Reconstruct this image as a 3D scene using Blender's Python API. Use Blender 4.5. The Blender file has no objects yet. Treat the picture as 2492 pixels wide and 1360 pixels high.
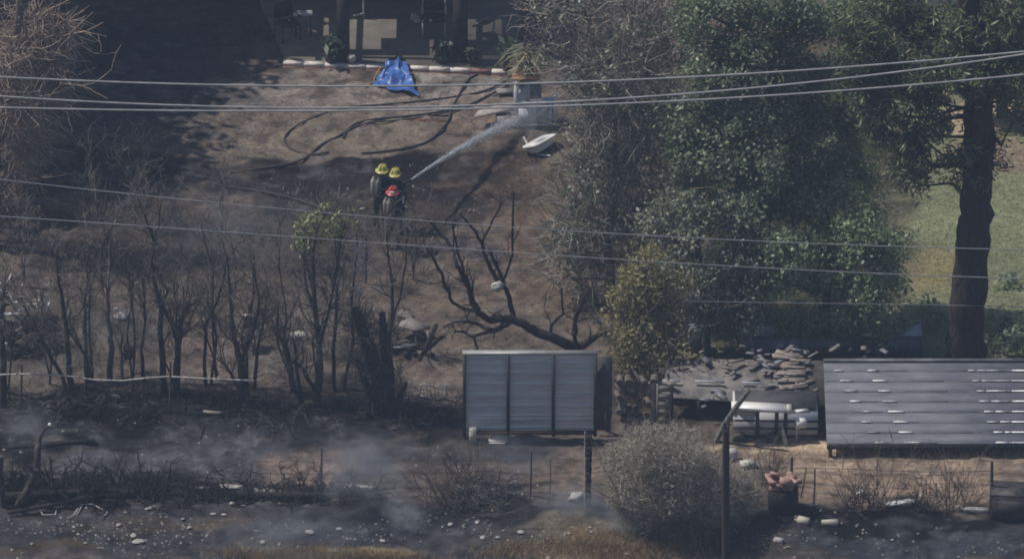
import bpy, math, random
import numpy as np
from mathutils import Vector, Matrix

SC = bpy.context.scene
COL = SC.collection
# ------------------------------------------------------------------ camera
D = 220.0
DEP = math.radians(25.0)
TH = 14.0 / D                       # tan of half the horizontal field
CAM = np.array([0.0, -D * math.cos(DEP), D * math.sin(DEP)])
cd = bpy.data.cameras.new('camera'); cam = bpy.data.objects.new('camera', cd); COL.objects.link(cam)
cam.location = CAM; cam.rotation_euler = (math.pi / 2 - DEP, 0, 0)
cd.sensor_width = 36; cd.lens = 18 / TH; cd.clip_start = 1; cd.clip_end = 2000
SC.camera = cam
# ------------------------------------------------------------------ light
SUN = Vector((-0.52, 0.13, 0.84)).normalized()
EL = math.asin(SUN.z); AZ = math.atan2(SUN.x, SUN.y)
w = bpy.data.worlds.new('World'); SC.world = w; w.use_nodes = True
wn = w.node_tree; bg = wn.nodes['Background']
sky = wn.nodes.new('ShaderNodeTexSky'); sky.sky_type = 'NISHITA'; sky.sun_disc = False
sky.sun_elevation = EL; sky.sun_rotation = AZ; sky.dust_density = 2.0
wn.links.new(sky.outputs[0], bg.inputs[0]); bg.inputs[1].default_value = 0.08
sl = bpy.data.lights.new('sun', 'SUN'); sl.energy = 4.5; sl.angle = math.radians(0.5); sl.color = (1.0, 0.94, 0.85)
so = bpy.data.objects.new('sun', sl); COL.objects.link(so)
so.rotation_euler = SUN.to_track_quat('Z', 'Y').to_euler(); so.location = (-40, 40, 80)
SC.view_settings.view_transform = 'Standard'; SC.view_settings.look = 'None'
SC.view_settings.exposure = -0.36; SC.view_settings.gamma = 1.0
SC.render.engine = 'CYCLES'
cy = SC.cycles
cy.use_denoising = True
cy.max_bounces = 6; cy.diffuse_bounces = 2; cy.glossy_bounces = 2; cy.transparent_max_bounces = 12
cy.volume_bounces = 0; cy.transmission_bounces = 2
cy.pixel_filter_type = 'BLACKMAN_HARRIS'; cy.filter_width = 1.8
cy.volume_step_rate = 2.0; cy.volume_max_steps = 96

# ------------------------------------------------------------------ projection helpers
def ray(px, py):
    u = (px - 1246.0) / 1246.0 * TH; v = (680.0 - py) / 1246.0 * TH
    c, s = math.cos(DEP), math.sin(DEP)
    return np.array([u, c + v * s, -s + v * c])
def on(px, py, z=0.0):              # a point of the photo at height z
    d = ray(px, py); t = (z - CAM[2]) / d[2]
    return CAM + d * t
def at(px, py, Y):                  # a point of the photo standing at depth Y
    d = ray(px, py); t = (Y - CAM[1]) / d[1]
    return CAM + d * t
PM = 1246.0 / 14.0                  # pixels per metre near the middle

# ------------------------------------------------------------------ noise
def vnoise(x, y, seed=0):
    x = np.asarray(x, float); y = np.asarray(y, float)
    xi = np.floor(x).astype(np.int64); yi = np.floor(y).astype(np.int64)
    fx = x - xi; fy = y - yi
    fx = fx * fx * (3 - 2 * fx); fy = fy * fy * (3 - 2 * fy)
    def h(a, b):
        n = (a * 374761393 + b * 668265263 + seed * 1442695041) & 0xffffffff
        n = ((n ^ (n >> 13)) * 1274126177) & 0xffffffff
        return ((n ^ (n >> 16)) & 0xffff) / 65535.0
    return (h(xi, yi) * (1 - fx) + h(xi + 1, yi) * fx) * (1 - fy) + (h(xi, yi + 1) * (1 - fx) + h(xi + 1, yi + 1) * fx) * fy
def fbm(x, y, o=4, seed=0):
    r = 0; a = 0.5; f = 1.0
    for k in range(o):
        r = r + a * vnoise(np.asarray(x) * f, np.asarray(y) * f, seed + k * 17); a *= 0.5; f *= 2.03
    return r / (1 - 0.5 ** o)

# ------------------------------------------------------------------ materials
def lin(c):
    return tuple(((v / 255) / 12.92 if v / 255 <= 0.04045 else ((v / 255 + 0.055) / 1.055) ** 2.4) for v in c)
MATS = {}
def mat(name, c1, c2=None, scale=4.0, rough=0.85, metal=0.0, bump=0.0, spec=0.3, stretch=(1, 1, 1), detail=6.0, lo=0.35, hi=0.65):
    """plain procedural surface: two base colours mixed by noise"""
    if name in MATS: return MATS[name]
    m = bpy.data.materials.new(name); m.use_nodes = True; nt = m.node_tree; N = nt.nodes; L = nt.links
    b = N['Principled BSDF']; b.inputs['Roughness'].default_value = rough; b.inputs['Metallic'].default_value = metal
    b.inputs['Specular IOR Level'].default_value = spec
    tc = N.new('ShaderNodeTexCoord'); mp = N.new('ShaderNodeMapping'); mp.inputs['Scale'].default_value = stretch
    L.new(tc.outputs['Object'], mp.inputs[0])
    nz = N.new('ShaderNodeTexNoise'); nz.inputs['Scale'].default_value = scale; nz.inputs['Detail'].default_value = detail
    nz.inputs['Roughness'].default_value = 0.65
    L.new(mp.outputs[0], nz.inputs['Vector'])
    r = N.new('ShaderNodeValToRGB'); r.color_ramp.elements[0].position = lo; r.color_ramp.elements[1].position = hi
    r.color_ramp.elements[0].color = (*c1, 1); r.color_ramp.elements[1].color = (*(c2 or c1), 1)
    L.new(nz.outputs['Fac'], r.inputs[0]); L.new(r.outputs[0], b.inputs['Base Color'])
    if bump:
        bp = N.new('ShaderNodeBump'); bp.inputs['Strength'].default_value = bump; bp.inputs['Distance'].default_value = 0.05
        L.new(nz.outputs['Fac'], bp.inputs['Height']); L.new(bp.outputs[0], b.inputs['Normal'])
    MATS[name] = m
    return m
def leafmat(name, cols, trans=0.3):
    """every leaf its own colour out of a ramp"""
    m = bpy.data.materials.new(name); m.use_nodes = True; nt = m.node_tree; N = nt.nodes; L = nt.links
    N.remove(N['Principled BSDF'])
    g = N.new('ShaderNodeNewGeometry'); r = N.new('ShaderNodeValToRGB')
    r.color_ramp.elements[0].color = (*cols[0], 1); r.color_ramp.elements[1].color = (*cols[-1], 1)
    for i, c in enumerate(cols[1:-1]):
        e = r.color_ramp.elements.new((i + 1) / (len(cols) - 1)); e.color = (*c, 1)
    L.new(g.outputs['Random Per Island'], r.inputs[0])
    d = N.new('ShaderNodeBsdfDiffuse'); t = N.new('ShaderNodeBsdfTranslucent'); gl = N.new('ShaderNodeBsdfGlossy')
    gl.inputs['Roughness'].default_value = 0.45
    gl.inputs['Color'].default_value = (0.6, 0.62, 0.6, 1)
    mx = N.new('ShaderNodeMixShader'); mx.inputs[0].default_value = trans
    L.new(r.outputs[0], d.inputs[0]); L.new(r.outputs[0], t.inputs[0])
    L.new(d.outputs[0], mx.inputs[1]); L.new(t.outputs[0], mx.inputs[2])
    m2 = N.new('ShaderNodeMixShader'); m2.inputs[0].default_value = 0.05
    L.new(mx.outputs[0], m2.inputs[1]); L.new(gl.outputs[0], m2.inputs[2])
    L.new(m2.outputs[0], N['Material Output'].inputs[0])
    return m
BARK_BLACK = mat('charred_bark', (0.012, 0.011, 0.012), (0.045, 0.04, 0.04), 9, 0.9, bump=0.5)
BARK_GREY = mat('grey_bark', (0.08, 0.075, 0.07), (0.22, 0.2, 0.19), 7, 0.9, bump=0.5)
BARK_PALE = mat('pale_dead_wood', (0.16, 0.15, 0.15), (0.45, 0.44, 0.44), 4, 0.8, bump=0.3)
BARK_PINE = mat('pine_bark', (0.02, 0.016, 0.016), (0.075, 0.058, 0.052), 5, 0.95, bump=1.0, stretch=(1.5, 1.5, 0.35))
TWIG_BROWN = mat('dry_brown_twig', (0.10, 0.075, 0.06), (0.24, 0.19, 0.15), 3)
WHITE = mat('white_paint', (0.62, 0.62, 0.62), (0.85, 0.85, 0.84), 5, 0.5)
WHITE_DIRTY = mat('dirty_white', (0.34, 0.33, 0.31), (0.68, 0.67, 0.64), 6, 0.7)
BLACK = mat('black_char', (0.008, 0.008, 0.009), (0.035, 0.033, 0.033), 8, 0.9, bump=0.4)
STEEL_DARK = mat('burnt_steel', (0.03, 0.03, 0.033), (0.09, 0.08, 0.08), 6, 0.6, 0.3)
STEEL_GREY = mat('grey_steel', (0.16, 0.17, 0.2), (0.3, 0.31, 0.35), 5, 0.55, 0.2)
WOOD_GREY = mat('grey_timber', (0.14, 0.125, 0.11), (0.34, 0.31, 0.28), 5, 0.85, stretch=(0.4, 4, 4))
RUST = mat('rusty_steel', (0.05, 0.022, 0.018), (0.13, 0.06, 0.045), 8, 0.9)
RUBBER = mat('black_rubber', (0.035, 0.03, 0.028), (0.09, 0.08, 0.075), 6, 0.7)
PLANT = leafmat('potted_green_leaf', [(0.03, 0.06, 0.03), (0.09, 0.13, 0.08)])

# ------------------------------------------------------------------ mesh builder (world coordinates)
WORLD_AT = {}
class MB:
    def __init__(s): s.v = []; s.f = []; s.n = 0
    def add(s, v, f):
        v = np.asarray(v, float); f = np.asarray(f, int)
        s.v.append(v); s.f.append(f + s.n); s.n += len(v)
    def hexa(s, p):                  # 8 points: bottom ring, top ring
        s.add(p, [[0, 3, 2, 1], [4, 5, 6, 7], [0, 1, 5, 4], [1, 2, 6, 5], [2, 3, 7, 6], [3, 0, 4, 7]])
    def box(s, c, size, rz=0.0, rx=0.0, ry=0.0, jit=0.0, rng=None):
        h = np.array(size) / 2
        p = np.array([[-1, -1, -1], [1, -1, -1], [1, 1, -1], [-1, 1, -1], [-1, -1, 1], [1, -1, 1], [1, 1, 1], [-1, 1, 1]]) * h
        if jit: p = p + rng.uniform(-jit, jit, p.shape)
        R = np.array(Matrix.Rotation(rz, 3, 'Z') @ Matrix.Rotation(rx, 3, 'X') @ Matrix.Rotation(ry, 3, 'Y'))
        s.hexa(p @ R.T + np.array(c))
    def bar(s, a, b, wd, ht=None):
        a = np.array(a, float); b = np.array(b, float); ht = ht or wd
        d = b - a; L = np.linalg.norm(d); d /= L
        u = np.cross(d, [0, 0, 1]) if abs(d[2]) < 0.95 else np.cross(d, [0, 1, 0])
        u /= np.linalg.norm(u); q = np.cross(u, d)
        P = []
        for e in (a, b):
            for x, y in ((-1, -1), (1, -1), (1, 1), (-1, 1)): P.append(e + u * x * wd / 2 + q * y * ht / 2)
        s.hexa(P)
    def tube(s, pts, rad, n=6, cap=True):
        pts = np.array(pts, float); m = len(pts); rad = np.broadcast_to(np.array(rad, float), (m,))
        T = np.gradient(pts, axis=0); T /= np.linalg.norm(T, axis=1)[:, None] + 1e-9
        ref = np.array([0, 1.0, 0]) if abs(T[0][1]) < 0.9 else np.array([1.0, 0, 0])
        V = []
        a = np.arange(n) * 2 * math.pi / n
        for k in range(m):
            u = np.cross(T[k], ref); u /= np.linalg.norm(u) + 1e-9; q = np.cross(T[k], u); ref = -np.cross(T[k], u) * -1
            ref = q
            V.append(pts[k] + rad[k] * (np.cos(a)[:, None] * u + np.sin(a)[:, None] * q))
            ref = np.cross(u, T[k])
        V = np.concatenate(V)
        i = np.arange(n); j = (i + 1) % n
        F = np.concatenate([np.stack([k * n + i, k * n + j, (k + 1) * n + j, (k + 1) * n + i], 1) for k in range(m - 1)])
        s.add(V, F)
        if cap and n == 4:
            s.f.append(np.array([[0, 1, 2, 3], [(m - 1) * 4 + 3, (m - 1) * 4 + 2, (m - 1) * 4 + 1, (m - 1) * 4]]) + s.n - len(V))
        elif cap:
            for base in (0, (m - 1) * n):
                cpt = V[base:base + n].mean(0); st = s.n
                s.add(np.vstack([V[base:base + n], cpt]), np.stack([i, j, np.full(n, n), np.full(n, n)], 1)[:, :3].repeat(1, 0))
    def lathe(s, c, prof, n=12, axis='z'):     # prof: (radius, height)
        V = []; a = np.arange(n) * 2 * math.pi / n
        for r, h in prof: V.append(np.stack([np.cos(a) * r, np.sin(a) * r, np.full(n, h)], 1))
        V = np.concatenate(V)
        if axis == 'x': V = V[:, [2, 0, 1]]
        if axis == 'y': V = V[:, [0, 2, 1]]
        i = np.arange(n); j = (i + 1) % n
        F = np.concatenate([np.stack([k * n + i, k * n + j, (k + 1) * n + j, (k + 1) * n + i], 1) for k in range(len(prof) - 1)])
        s.add(V + np.array(c), F)
    def rock(s, c, size, rng, flat=0.7, sub=1):
        import bmesh
        bm = bmesh.new(); bmesh.ops.create_icosphere(bm, subdivisions=sub, radius=0.5)
        V = np.array([v.co for v in bm.verts]); F = np.array([[v.index for v in f.verts] for f in bm.faces]); bm.free()
        V = V * (1 + rng.uniform(-0.3, 0.3, (len(V), 1))) * np.array([size * rng.uniform(.8, 1.3), size * rng.uniform(.7, 1.1), size * flat])
        t = rng.uniform(0, 6.28); R = np.array([[math.cos(t), -math.sin(t), 0], [math.sin(t), math.cos(t), 0], [0, 0, 1]])
        s.add(V @ R.T + np.array(c), F)
    def leaves(s, P, Nn, size, rng, asp=1.8):
        m = len(P)
        if m == 0: return
        a = rng.normal(size=(m, 3)); u = np.cross(Nn, a); u /= np.linalg.norm(u, axis=1)[:, None] + 1e-9
        q = np.cross(Nn, u); q /= np.linalg.norm(q, axis=1)[:, None] + 1e-9
        sz = (np.broadcast_to(size, (m,)) * rng.uniform(0.6, 1.35, m))[:, None]
        V = np.stack([P + u * sz * asp / 2, P + q * sz / 2, P - u * sz * asp / 2, P - q * sz / 2], 1).reshape(-1, 3)
        s.add(V, np.arange(4 * m).reshape(m, 4))
    def strands(s, P, Dv, wd, rng):            # thin twigs: crossed slivers
        m = len(P); a = rng.normal(size=(m, 3)); u = np.cross(Dv, a); u /= np.linalg.norm(u, axis=1)[:, None] + 1e-9
        wv = (np.broadcast_to(wd, (m,)))[:, None] / 2
        bend = rng.normal(size=(m, 3)) * np.linalg.norm(Dv, axis=1)[:, None] * 0.12
        M_ = P + Dv * 0.5 + bend; E = P + Dv
        V = np.stack([P - u * wv, P + u * wv, M_ + u * wv * .8, M_ - u * wv * .8, E + u * wv * .4, E - u * wv * .4], 1).reshape(-1, 3)
        k = np.arange(m)[:, None] * 6
        F = np.concatenate([k + np.array([[0, 1, 2, 3]]), k + np.array([[3, 2, 4, 5]])])
        s.add(V, F)
    def build(s, name, m, parent=None, label=None, cat=None, group=None, kind=None, smooth=False):
        V = np.concatenate(s.v)
        if parent is not None: o0 = WORLD_AT[parent.name]
        else:
            if kind: o0 = np.zeros(3)
            else: lo = V.min(0); hi = V.max(0); o0 = np.array([(lo[0] + hi[0]) / 2, (lo[1] + hi[1]) / 2, lo[2]])
        me = bpy.data.meshes.new(name)
        flat = np.concatenate([f.ravel() for f in s.f]); cnt = np.concatenate([np.full(len(f), f.shape[1]) for f in s.f])
        me.vertices.add(len(V)); me.vertices.foreach_set('co', (V - o0).ravel())
        me.loops.add(len(flat)); me.loops.foreach_set('vertex_index', flat)
        me.polygons.add(len(cnt)); me.polygons.foreach_set('loop_start', np.concatenate([[0], np.cumsum(cnt)[:-1]]))
        me.polygons.foreach_set('loop_total', cnt)
        if smooth: me.polygons.foreach_set('use_smooth', np.ones(len(cnt), bool))
        me.update(calc_edges=True); me.validate()
        if m: me.materials.append(m)
        o = bpy.data.objects.new(name, me); COL.objects.link(o)
        if parent is not None: o.parent = parent
        else: o.location = o0
        WORLD_AT[o.name] = o0
        tag(o, label, cat, group, kind)
        return o
def tag(o, label=None, cat=None, group=None, kind=None):
    if label: o['label'] = label
    if cat: o['category'] = cat
    if group: o['group'] = group
    if kind: o['kind'] = kind
    return o
def thing(name, label, cat, loc, group=None):
    o = bpy.data.objects.new(name, None); COL.objects.link(o); o.location = loc; o.empty_display_size = 0.3
    WORLD_AT[o.name] = np.array(loc, float)
    return tag(o, label, cat, group)

# ------------------------------------------------------------------ ground
HZ = np.array([0.012, 0.016, 0.026]); KL = 0.74
def alb(r, g, b, k=KL):
    c = (np.array(lin((r * .965, g * .99, b * 1.03))) - HZ) / k
    return np.clip(c, 0.006, 0.8)
# ground colours, some dark patches being painted shade: (px, py, rx, ry, colour, strength)
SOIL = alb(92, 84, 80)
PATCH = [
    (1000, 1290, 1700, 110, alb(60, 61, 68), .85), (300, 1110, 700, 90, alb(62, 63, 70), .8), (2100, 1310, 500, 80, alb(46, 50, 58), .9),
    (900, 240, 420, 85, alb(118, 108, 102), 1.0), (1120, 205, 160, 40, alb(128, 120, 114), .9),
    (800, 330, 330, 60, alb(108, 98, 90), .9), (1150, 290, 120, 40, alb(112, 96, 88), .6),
    (960, 402, 400, 30, alb(38, 40, 48), .95), (860, 440, 300, 44, alb(46, 46, 52), .85),  # shade bands across the charred yard, painted as dark ground
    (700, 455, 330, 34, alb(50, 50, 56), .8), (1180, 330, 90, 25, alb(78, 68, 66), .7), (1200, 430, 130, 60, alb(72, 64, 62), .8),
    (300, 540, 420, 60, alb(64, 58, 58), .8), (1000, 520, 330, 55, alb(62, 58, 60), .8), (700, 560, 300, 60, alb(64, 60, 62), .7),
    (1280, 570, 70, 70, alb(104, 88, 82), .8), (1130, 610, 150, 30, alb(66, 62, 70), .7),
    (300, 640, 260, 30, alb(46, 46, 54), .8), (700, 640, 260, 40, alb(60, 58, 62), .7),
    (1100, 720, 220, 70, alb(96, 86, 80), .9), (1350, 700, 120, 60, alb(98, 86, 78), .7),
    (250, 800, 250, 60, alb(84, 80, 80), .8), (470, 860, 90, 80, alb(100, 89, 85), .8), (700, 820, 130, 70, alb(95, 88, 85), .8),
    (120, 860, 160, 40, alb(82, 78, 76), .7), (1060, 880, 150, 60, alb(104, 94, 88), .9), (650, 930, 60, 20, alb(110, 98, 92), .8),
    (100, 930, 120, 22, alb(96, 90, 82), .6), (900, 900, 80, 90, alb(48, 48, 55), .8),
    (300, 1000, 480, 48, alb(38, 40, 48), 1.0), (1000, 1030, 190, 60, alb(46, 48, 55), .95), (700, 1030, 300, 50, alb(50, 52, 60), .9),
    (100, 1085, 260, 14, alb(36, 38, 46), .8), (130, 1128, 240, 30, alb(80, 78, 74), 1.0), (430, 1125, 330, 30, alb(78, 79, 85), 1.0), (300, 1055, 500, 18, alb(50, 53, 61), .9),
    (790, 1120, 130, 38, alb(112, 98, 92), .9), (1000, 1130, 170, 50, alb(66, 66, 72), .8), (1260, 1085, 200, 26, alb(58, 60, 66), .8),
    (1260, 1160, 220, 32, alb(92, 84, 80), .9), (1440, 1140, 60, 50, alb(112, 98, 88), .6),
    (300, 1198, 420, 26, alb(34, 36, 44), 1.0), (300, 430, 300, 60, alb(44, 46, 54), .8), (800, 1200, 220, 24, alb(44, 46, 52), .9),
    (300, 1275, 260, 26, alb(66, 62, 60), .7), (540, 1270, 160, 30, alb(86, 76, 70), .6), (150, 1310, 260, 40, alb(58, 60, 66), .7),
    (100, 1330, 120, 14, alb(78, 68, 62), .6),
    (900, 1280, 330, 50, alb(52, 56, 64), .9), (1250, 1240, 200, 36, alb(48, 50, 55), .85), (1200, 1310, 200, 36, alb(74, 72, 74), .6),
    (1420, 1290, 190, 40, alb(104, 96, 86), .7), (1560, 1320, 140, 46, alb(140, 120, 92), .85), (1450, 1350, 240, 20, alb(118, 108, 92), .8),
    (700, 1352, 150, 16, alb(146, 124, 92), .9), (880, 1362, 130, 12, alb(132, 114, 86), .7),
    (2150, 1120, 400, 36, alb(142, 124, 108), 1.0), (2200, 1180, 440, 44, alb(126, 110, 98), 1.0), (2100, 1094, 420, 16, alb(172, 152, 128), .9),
    (2200, 1262, 460, 28, alb(30, 34, 42), 1.0), (900, 200, 130, 13, alb(72, 66, 66), .7), (1070, 212, 90, 12, alb(74, 70, 70), .7), (1040, 290, 50, 12, alb(80, 60, 54), .8), (1180, 400, 120, 22, alb(56, 54, 58), .8), (1100, 470, 110, 22, alb(50, 50, 56), .8), (760, 500, 120, 22, alb(50, 50, 58), .8), (600, 330, 60, 14, alb(80, 74, 70), .7), (1900, 1330, 110, 40, alb(82, 74, 70), .7), (2250, 1330, 330, 40, alb(58, 62, 70), .9),  # includes painted shade: a band along the fence, dim bands below the kerb
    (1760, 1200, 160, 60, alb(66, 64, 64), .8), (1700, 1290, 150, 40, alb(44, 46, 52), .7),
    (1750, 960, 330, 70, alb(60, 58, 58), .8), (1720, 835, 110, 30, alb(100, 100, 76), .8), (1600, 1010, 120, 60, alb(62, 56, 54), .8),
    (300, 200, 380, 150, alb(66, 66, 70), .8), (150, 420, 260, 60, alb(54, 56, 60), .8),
    (1500, 500, 260, 240, alb(84, 78, 70), .7), (1900, 450, 330, 420, alb(58, 60, 52), .95),  # shady undergrowth below the grove, darkened in the colour itself
]
LAWN = alb(129, 130, 103)
def gz(x, y):
    """height of the ground"""
    x = np.asarray(x, float); y = np.asarray(y, float)
    rough = np.clip(1.0 - np.clip((x - 5) / 3, 0, 1) * np.clip((y + 7) / 2, 0, 1), 0.12, 1)
    rough = rough * np.where(y > 13.6, 0.15, 1.0)
    h = (fbm(x * 0.55, y * 0.55, 3, 3) - 0.5) * 0.26 + (fbm(x * 2.2, y * 2.2, 3, 9) - 0.5) * 0.15
    heap = np.exp(-((y + 8.6) / 1.1) ** 2) * np.where(x < 3, 1, 0.0) * 0.18 * fbm(x * 0.9, y * 2, 3, 21)
    return h * rough + heap
def gon(px, py):                     # ground point under a pixel
    p = on(px, py, 0.0)
    for _ in range(3): p = on(px, py, float(gz(p[0], p[1])))
    return p
def axis(lo, hi, st, far):
    a = np.arange(lo, hi + 1e-6, st); e = []; d = st; x = hi
    while x < far: d *= 1.5; x += d; e.append(min(x, far))
    f = []; d = st; x = lo
    while x > -far: d *= 1.5; x -= d; f.append(max(x, -far))
    return np.array(f[::-1] + list(a) + e)
gx = axis(-17, 17, 0.085, 230); gy = axis(-22, 24, 0.085, 230)
X, Y = np.meshgrid(gx, gy)
Z = gz(X, Y) * ((np.abs(X) < 60) & (np.abs(Y) < 60))
Zd = np.stack([X.ravel(), Y.ravel(), Z.ravel()], 1)
# pixel position of each ground vertex (the patches were measured in the photo, but lie on the ground)
def topix(P):
    d = P - CAM; c, s = math.cos(DEP), math.sin(DEP)
    dep = d[:, 1] * c - d[:, 2] * s; v = d[:, 1] * s + d[:, 2] * c
    return 1246 + d[:, 0] / dep / TH * 1246, 680 - v / dep / TH * 1246
ok = (Zd[:, 1] > -150)
PXg = np.full(len(Zd), -9999.0); PYg = np.full(len(Zd), 9999.0)
a_, b_ = topix(Zd[ok]); PXg[ok] = a_; PYg[ok] = b_
wx = (fbm(Zd[:, 0] * 0.7, Zd[:, 1] * 0.9, 4, 5) - 0.5) * 2; wy = (fbm(Zd[:, 0] * 0.7, Zd[:, 1] * 0.9, 4, 55) - 0.5) * 2
PXw = PXg + wx * 130; PYw = PYg + wy * 60
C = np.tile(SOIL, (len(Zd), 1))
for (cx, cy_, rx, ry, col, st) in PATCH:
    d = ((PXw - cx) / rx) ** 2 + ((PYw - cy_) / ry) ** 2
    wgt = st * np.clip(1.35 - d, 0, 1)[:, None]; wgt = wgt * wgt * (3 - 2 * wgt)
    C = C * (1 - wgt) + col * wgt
# the lawn behind the pine
lw = np.clip((PXg - 2185 + wx * 40) / 60, 0, 1) * np.clip((875 - PYg) / 30, 0, 1)
lcol = LAWN * (0.85 + 0.5 * (fbm(Zd[:, 0] * 1.3, Zd[:, 1] * 1.3, 4, 77) - 0.5))[:, None]
for (cx, cy_, rx, ry, col, st) in [(2440, 295, 170, 60, alb(172, 150, 126), 1), (2470, 335, 90, 14, alb(104, 118, 84), .8), (2440, 385, 150, 42, alb(130, 114, 102), 1), (2260, 660, 90, 60, alb(128, 116, 88), .9), (2120, 430, 60, 40, alb(128, 116, 96), .6),
                                   (2300, 120, 600, 120, alb(110, 102, 92), .9)]:
    d = ((PXw * .35 + PXg * .65 - cx) / rx) ** 2 + ((PYw * .35 + PYg * .65 - cy_) / ry) ** 2
    wgt = st * np.clip(1.3 - d, 0, 1)[:, None]
    lcol = lcol * (1 - wgt) + col * wgt
C = C * (1 - lw[:, None]) + lcol * lw[:, None]
# ash and char mottling
mott = fbm(Zd[:, 0] * 3.1, Zd[:, 1] * 2.6, 4, 31)
C = C * (1 + (mott - 0.5)[:, None] * np.where(lw[:, None] > .5, 0.35, 1.5))
ash = np.clip((fbm(Zd[:, 0] * 2.2, Zd[:, 1] * 1.9, 4, 91) - 0.6) * 5, 0, 1)[:, None] * 0.35 * (1 - lw[:, None])
C = C * (1 - ash) + np.array([0.17, 0.17, 0.18]) * ash
C = np.clip(C, 0.008, 0.7)
me = bpy.data.meshes.new('ground')
ny, nx = X.shape
idx = np.arange(ny * nx).reshape(ny, nx)
F = np.stack([idx[:-1, :-1], idx[:-1, 1:], idx[1:, 1:], idx[1:, :-1]], -1).reshape(-1, 4)
me.vertices.add(len(Zd)); me.vertices.foreach_set('co', Zd.ravel())
me.loops.add(F.size); me.loops.foreach_set('vertex_index', F.ravel())
me.polygons.add(len(F)); me.polygons.foreach_set('loop_start', np.arange(0, F.size, 4)); me.polygons.foreach_set('loop_total', np.full(len(F), 4))
me.polygons.foreach_set('use_smooth', np.ones(len(F), bool)); me.update(calc_edges=True)
ca = me.color_attributes.new('soil_and_shade', 'FLOAT_COLOR', 'POINT')
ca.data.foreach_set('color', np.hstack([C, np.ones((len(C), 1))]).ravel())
gm = bpy.data.materials.new('burnt_soil_and_shade'); gm.use_nodes = True; nt = gm.node_tree; N = nt.nodes; L = nt.links
b = N['Principled BSDF']; b.inputs['Roughness'].default_value = 0.95; b.inputs['Specular IOR Level'].default_value = 0.1
at_ = N.new('ShaderNodeAttribute'); at_.attribute_name = 'soil_and_shade'
tc = N.new('ShaderNodeTexCoord'); nz = N.new('ShaderNodeTexNoise'); nz.inputs['Scale'].default_value = 6.5; nz.inputs['Detail'].default_value = 8; nz.inputs['Roughness'].default_value = 0.7
L.new(tc.outputs['Object'], nz.inputs['Vector'])
mr = N.new('ShaderNodeMapRange'); mr.inputs[1].default_value = 0.3; mr.inputs[2].default_value = 0.7; mr.inputs[3].default_value = 0.55; mr.inputs[4].default_value = 1.45
L.new(nz.outputs['Fac'], mr.inputs[0])
mm = N.new('ShaderNodeVectorMath'); mm.operation = 'SCALE'
L.new(at_.outputs['Color'], mm.inputs[0]); L.new(mr.outputs[0], mm.inputs['Scale'])
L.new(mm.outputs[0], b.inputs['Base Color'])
bp = N.new('ShaderNodeBump'); bp.inputs['Strength'].default_value = 0.7; bp.inputs['Distance'].default_value = 0.08
L.new(nz.outputs['Fac'], bp.inputs['Height']); L.new(bp.outputs[0], b.inputs['Normal'])
me.materials.append(gm)
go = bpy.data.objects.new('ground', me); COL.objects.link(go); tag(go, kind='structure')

# ------------------------------------------------------------------ trees
def branch(mb, p, d, Ln, r, depth, rng, curl=0.25, up=0.08, n=5, kids=(2, 4), ratio=0.62, seg=5, tips=None):
    pts = [np.array(p, float)]; d = np.array(d, float); d /= np.linalg.norm(d)
    dirs = [d]
    for _ in range(seg):
        d = d + rng.normal(size=3) * curl; d[2] += up; d /= np.linalg.norm(d)
        pts.append(pts[-1] + d * Ln / seg); dirs.append(d)
    mb.tube(pts, np.linspace(r, max(r * 0.4, 0.006), seg + 1), n, cap=False)
    if tips is not None: tips.append(pts[-1])
    if depth > 0:
        for k in range(rng.integers(kids[0], kids[1] + 1)):
            i = rng.integers(max(1, seg // 3), seg + 1)
            dd = dirs[i] + rng.normal(size=3) * 0.55
            branch(mb, pts[i], dd, Ln * ratio * rng.uniform(.7, 1.2), max(r * 0.5, 0.007), depth - 1, rng, curl, up, max(3, n - 1), kids, ratio, seg, tips)
def leafball(mb, c, r, rng, dens, size, clump=0.38, per=26, droop=0.0, fill=0.35, asp=1.8):
    """leaf clumps spread through one lobe of a crown"""
    c = np.array(c); r = np.array(r, float)
    area = 4 * math.pi * (r[0] * r[2] * r[1]) ** (2 / 3)
    k = max(4, int(area * dens))
    d = rng.normal(size=(k * 2, 3)); d /= np.linalg.norm(d, axis=1)[:, None]
    q_ = c + d * r; hol = vnoise(q_[:, 0] * 1.5 + q_[:, 1] * .9, q_[:, 2] * 1.6 + q_[:, 1] * 1.1, 61)   # sprays and hollows
    d = d[np.argsort(-(hol + rng.uniform(0, .35, len(hol))))][:k]
    rr = np.where(rng.random(k) < fill, rng.uniform(0.2, 0.8, k), rng.uniform(0.78, 1.12, k))
    cc = c + d * r * rr[:, None]
    cr = clump * rng.uniform(.6, 1.3, k)
    m = rng.poisson(per, k); tot = m.sum()
    ii = np.repeat(np.arange(k), m)
    off = rng.normal(size=(tot, 3)) * cr[ii][:, None] * np.array([.55, .55, .42 + droop])
    P = cc[ii] + off
    nn = rng.normal(size=(tot, 3)) + d[ii] * 0.9 + np.array([0, 0, 0.7 - droop])
    nn /= np.linalg.norm(nn, axis=1)[:, None]
    mb.leaves(P, nn, size, rng, asp)
def twigball(mb, c, r, rng, cnt, length, wd, updir=0.5, out=0.8):
    c = np.array(c); r = np.array(r)
    d = rng.normal(size=(cnt, 3)); d /= np.linalg.norm(d, axis=1)[:, None]
    P = c + d * r * (rng.random(cnt) ** 0.45)[:, None]
    v = d * out + rng.normal(size=(cnt, 3)) * 0.6 + np.array([0, 0, updir]); v /= np.linalg.norm(v, axis=1)[:, None]
    mb.strands(P, v * (length * rng.uniform(.5, 1.4, cnt))[:, None], wd * rng.uniform(.6, 1.3, cnt), rng)
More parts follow.
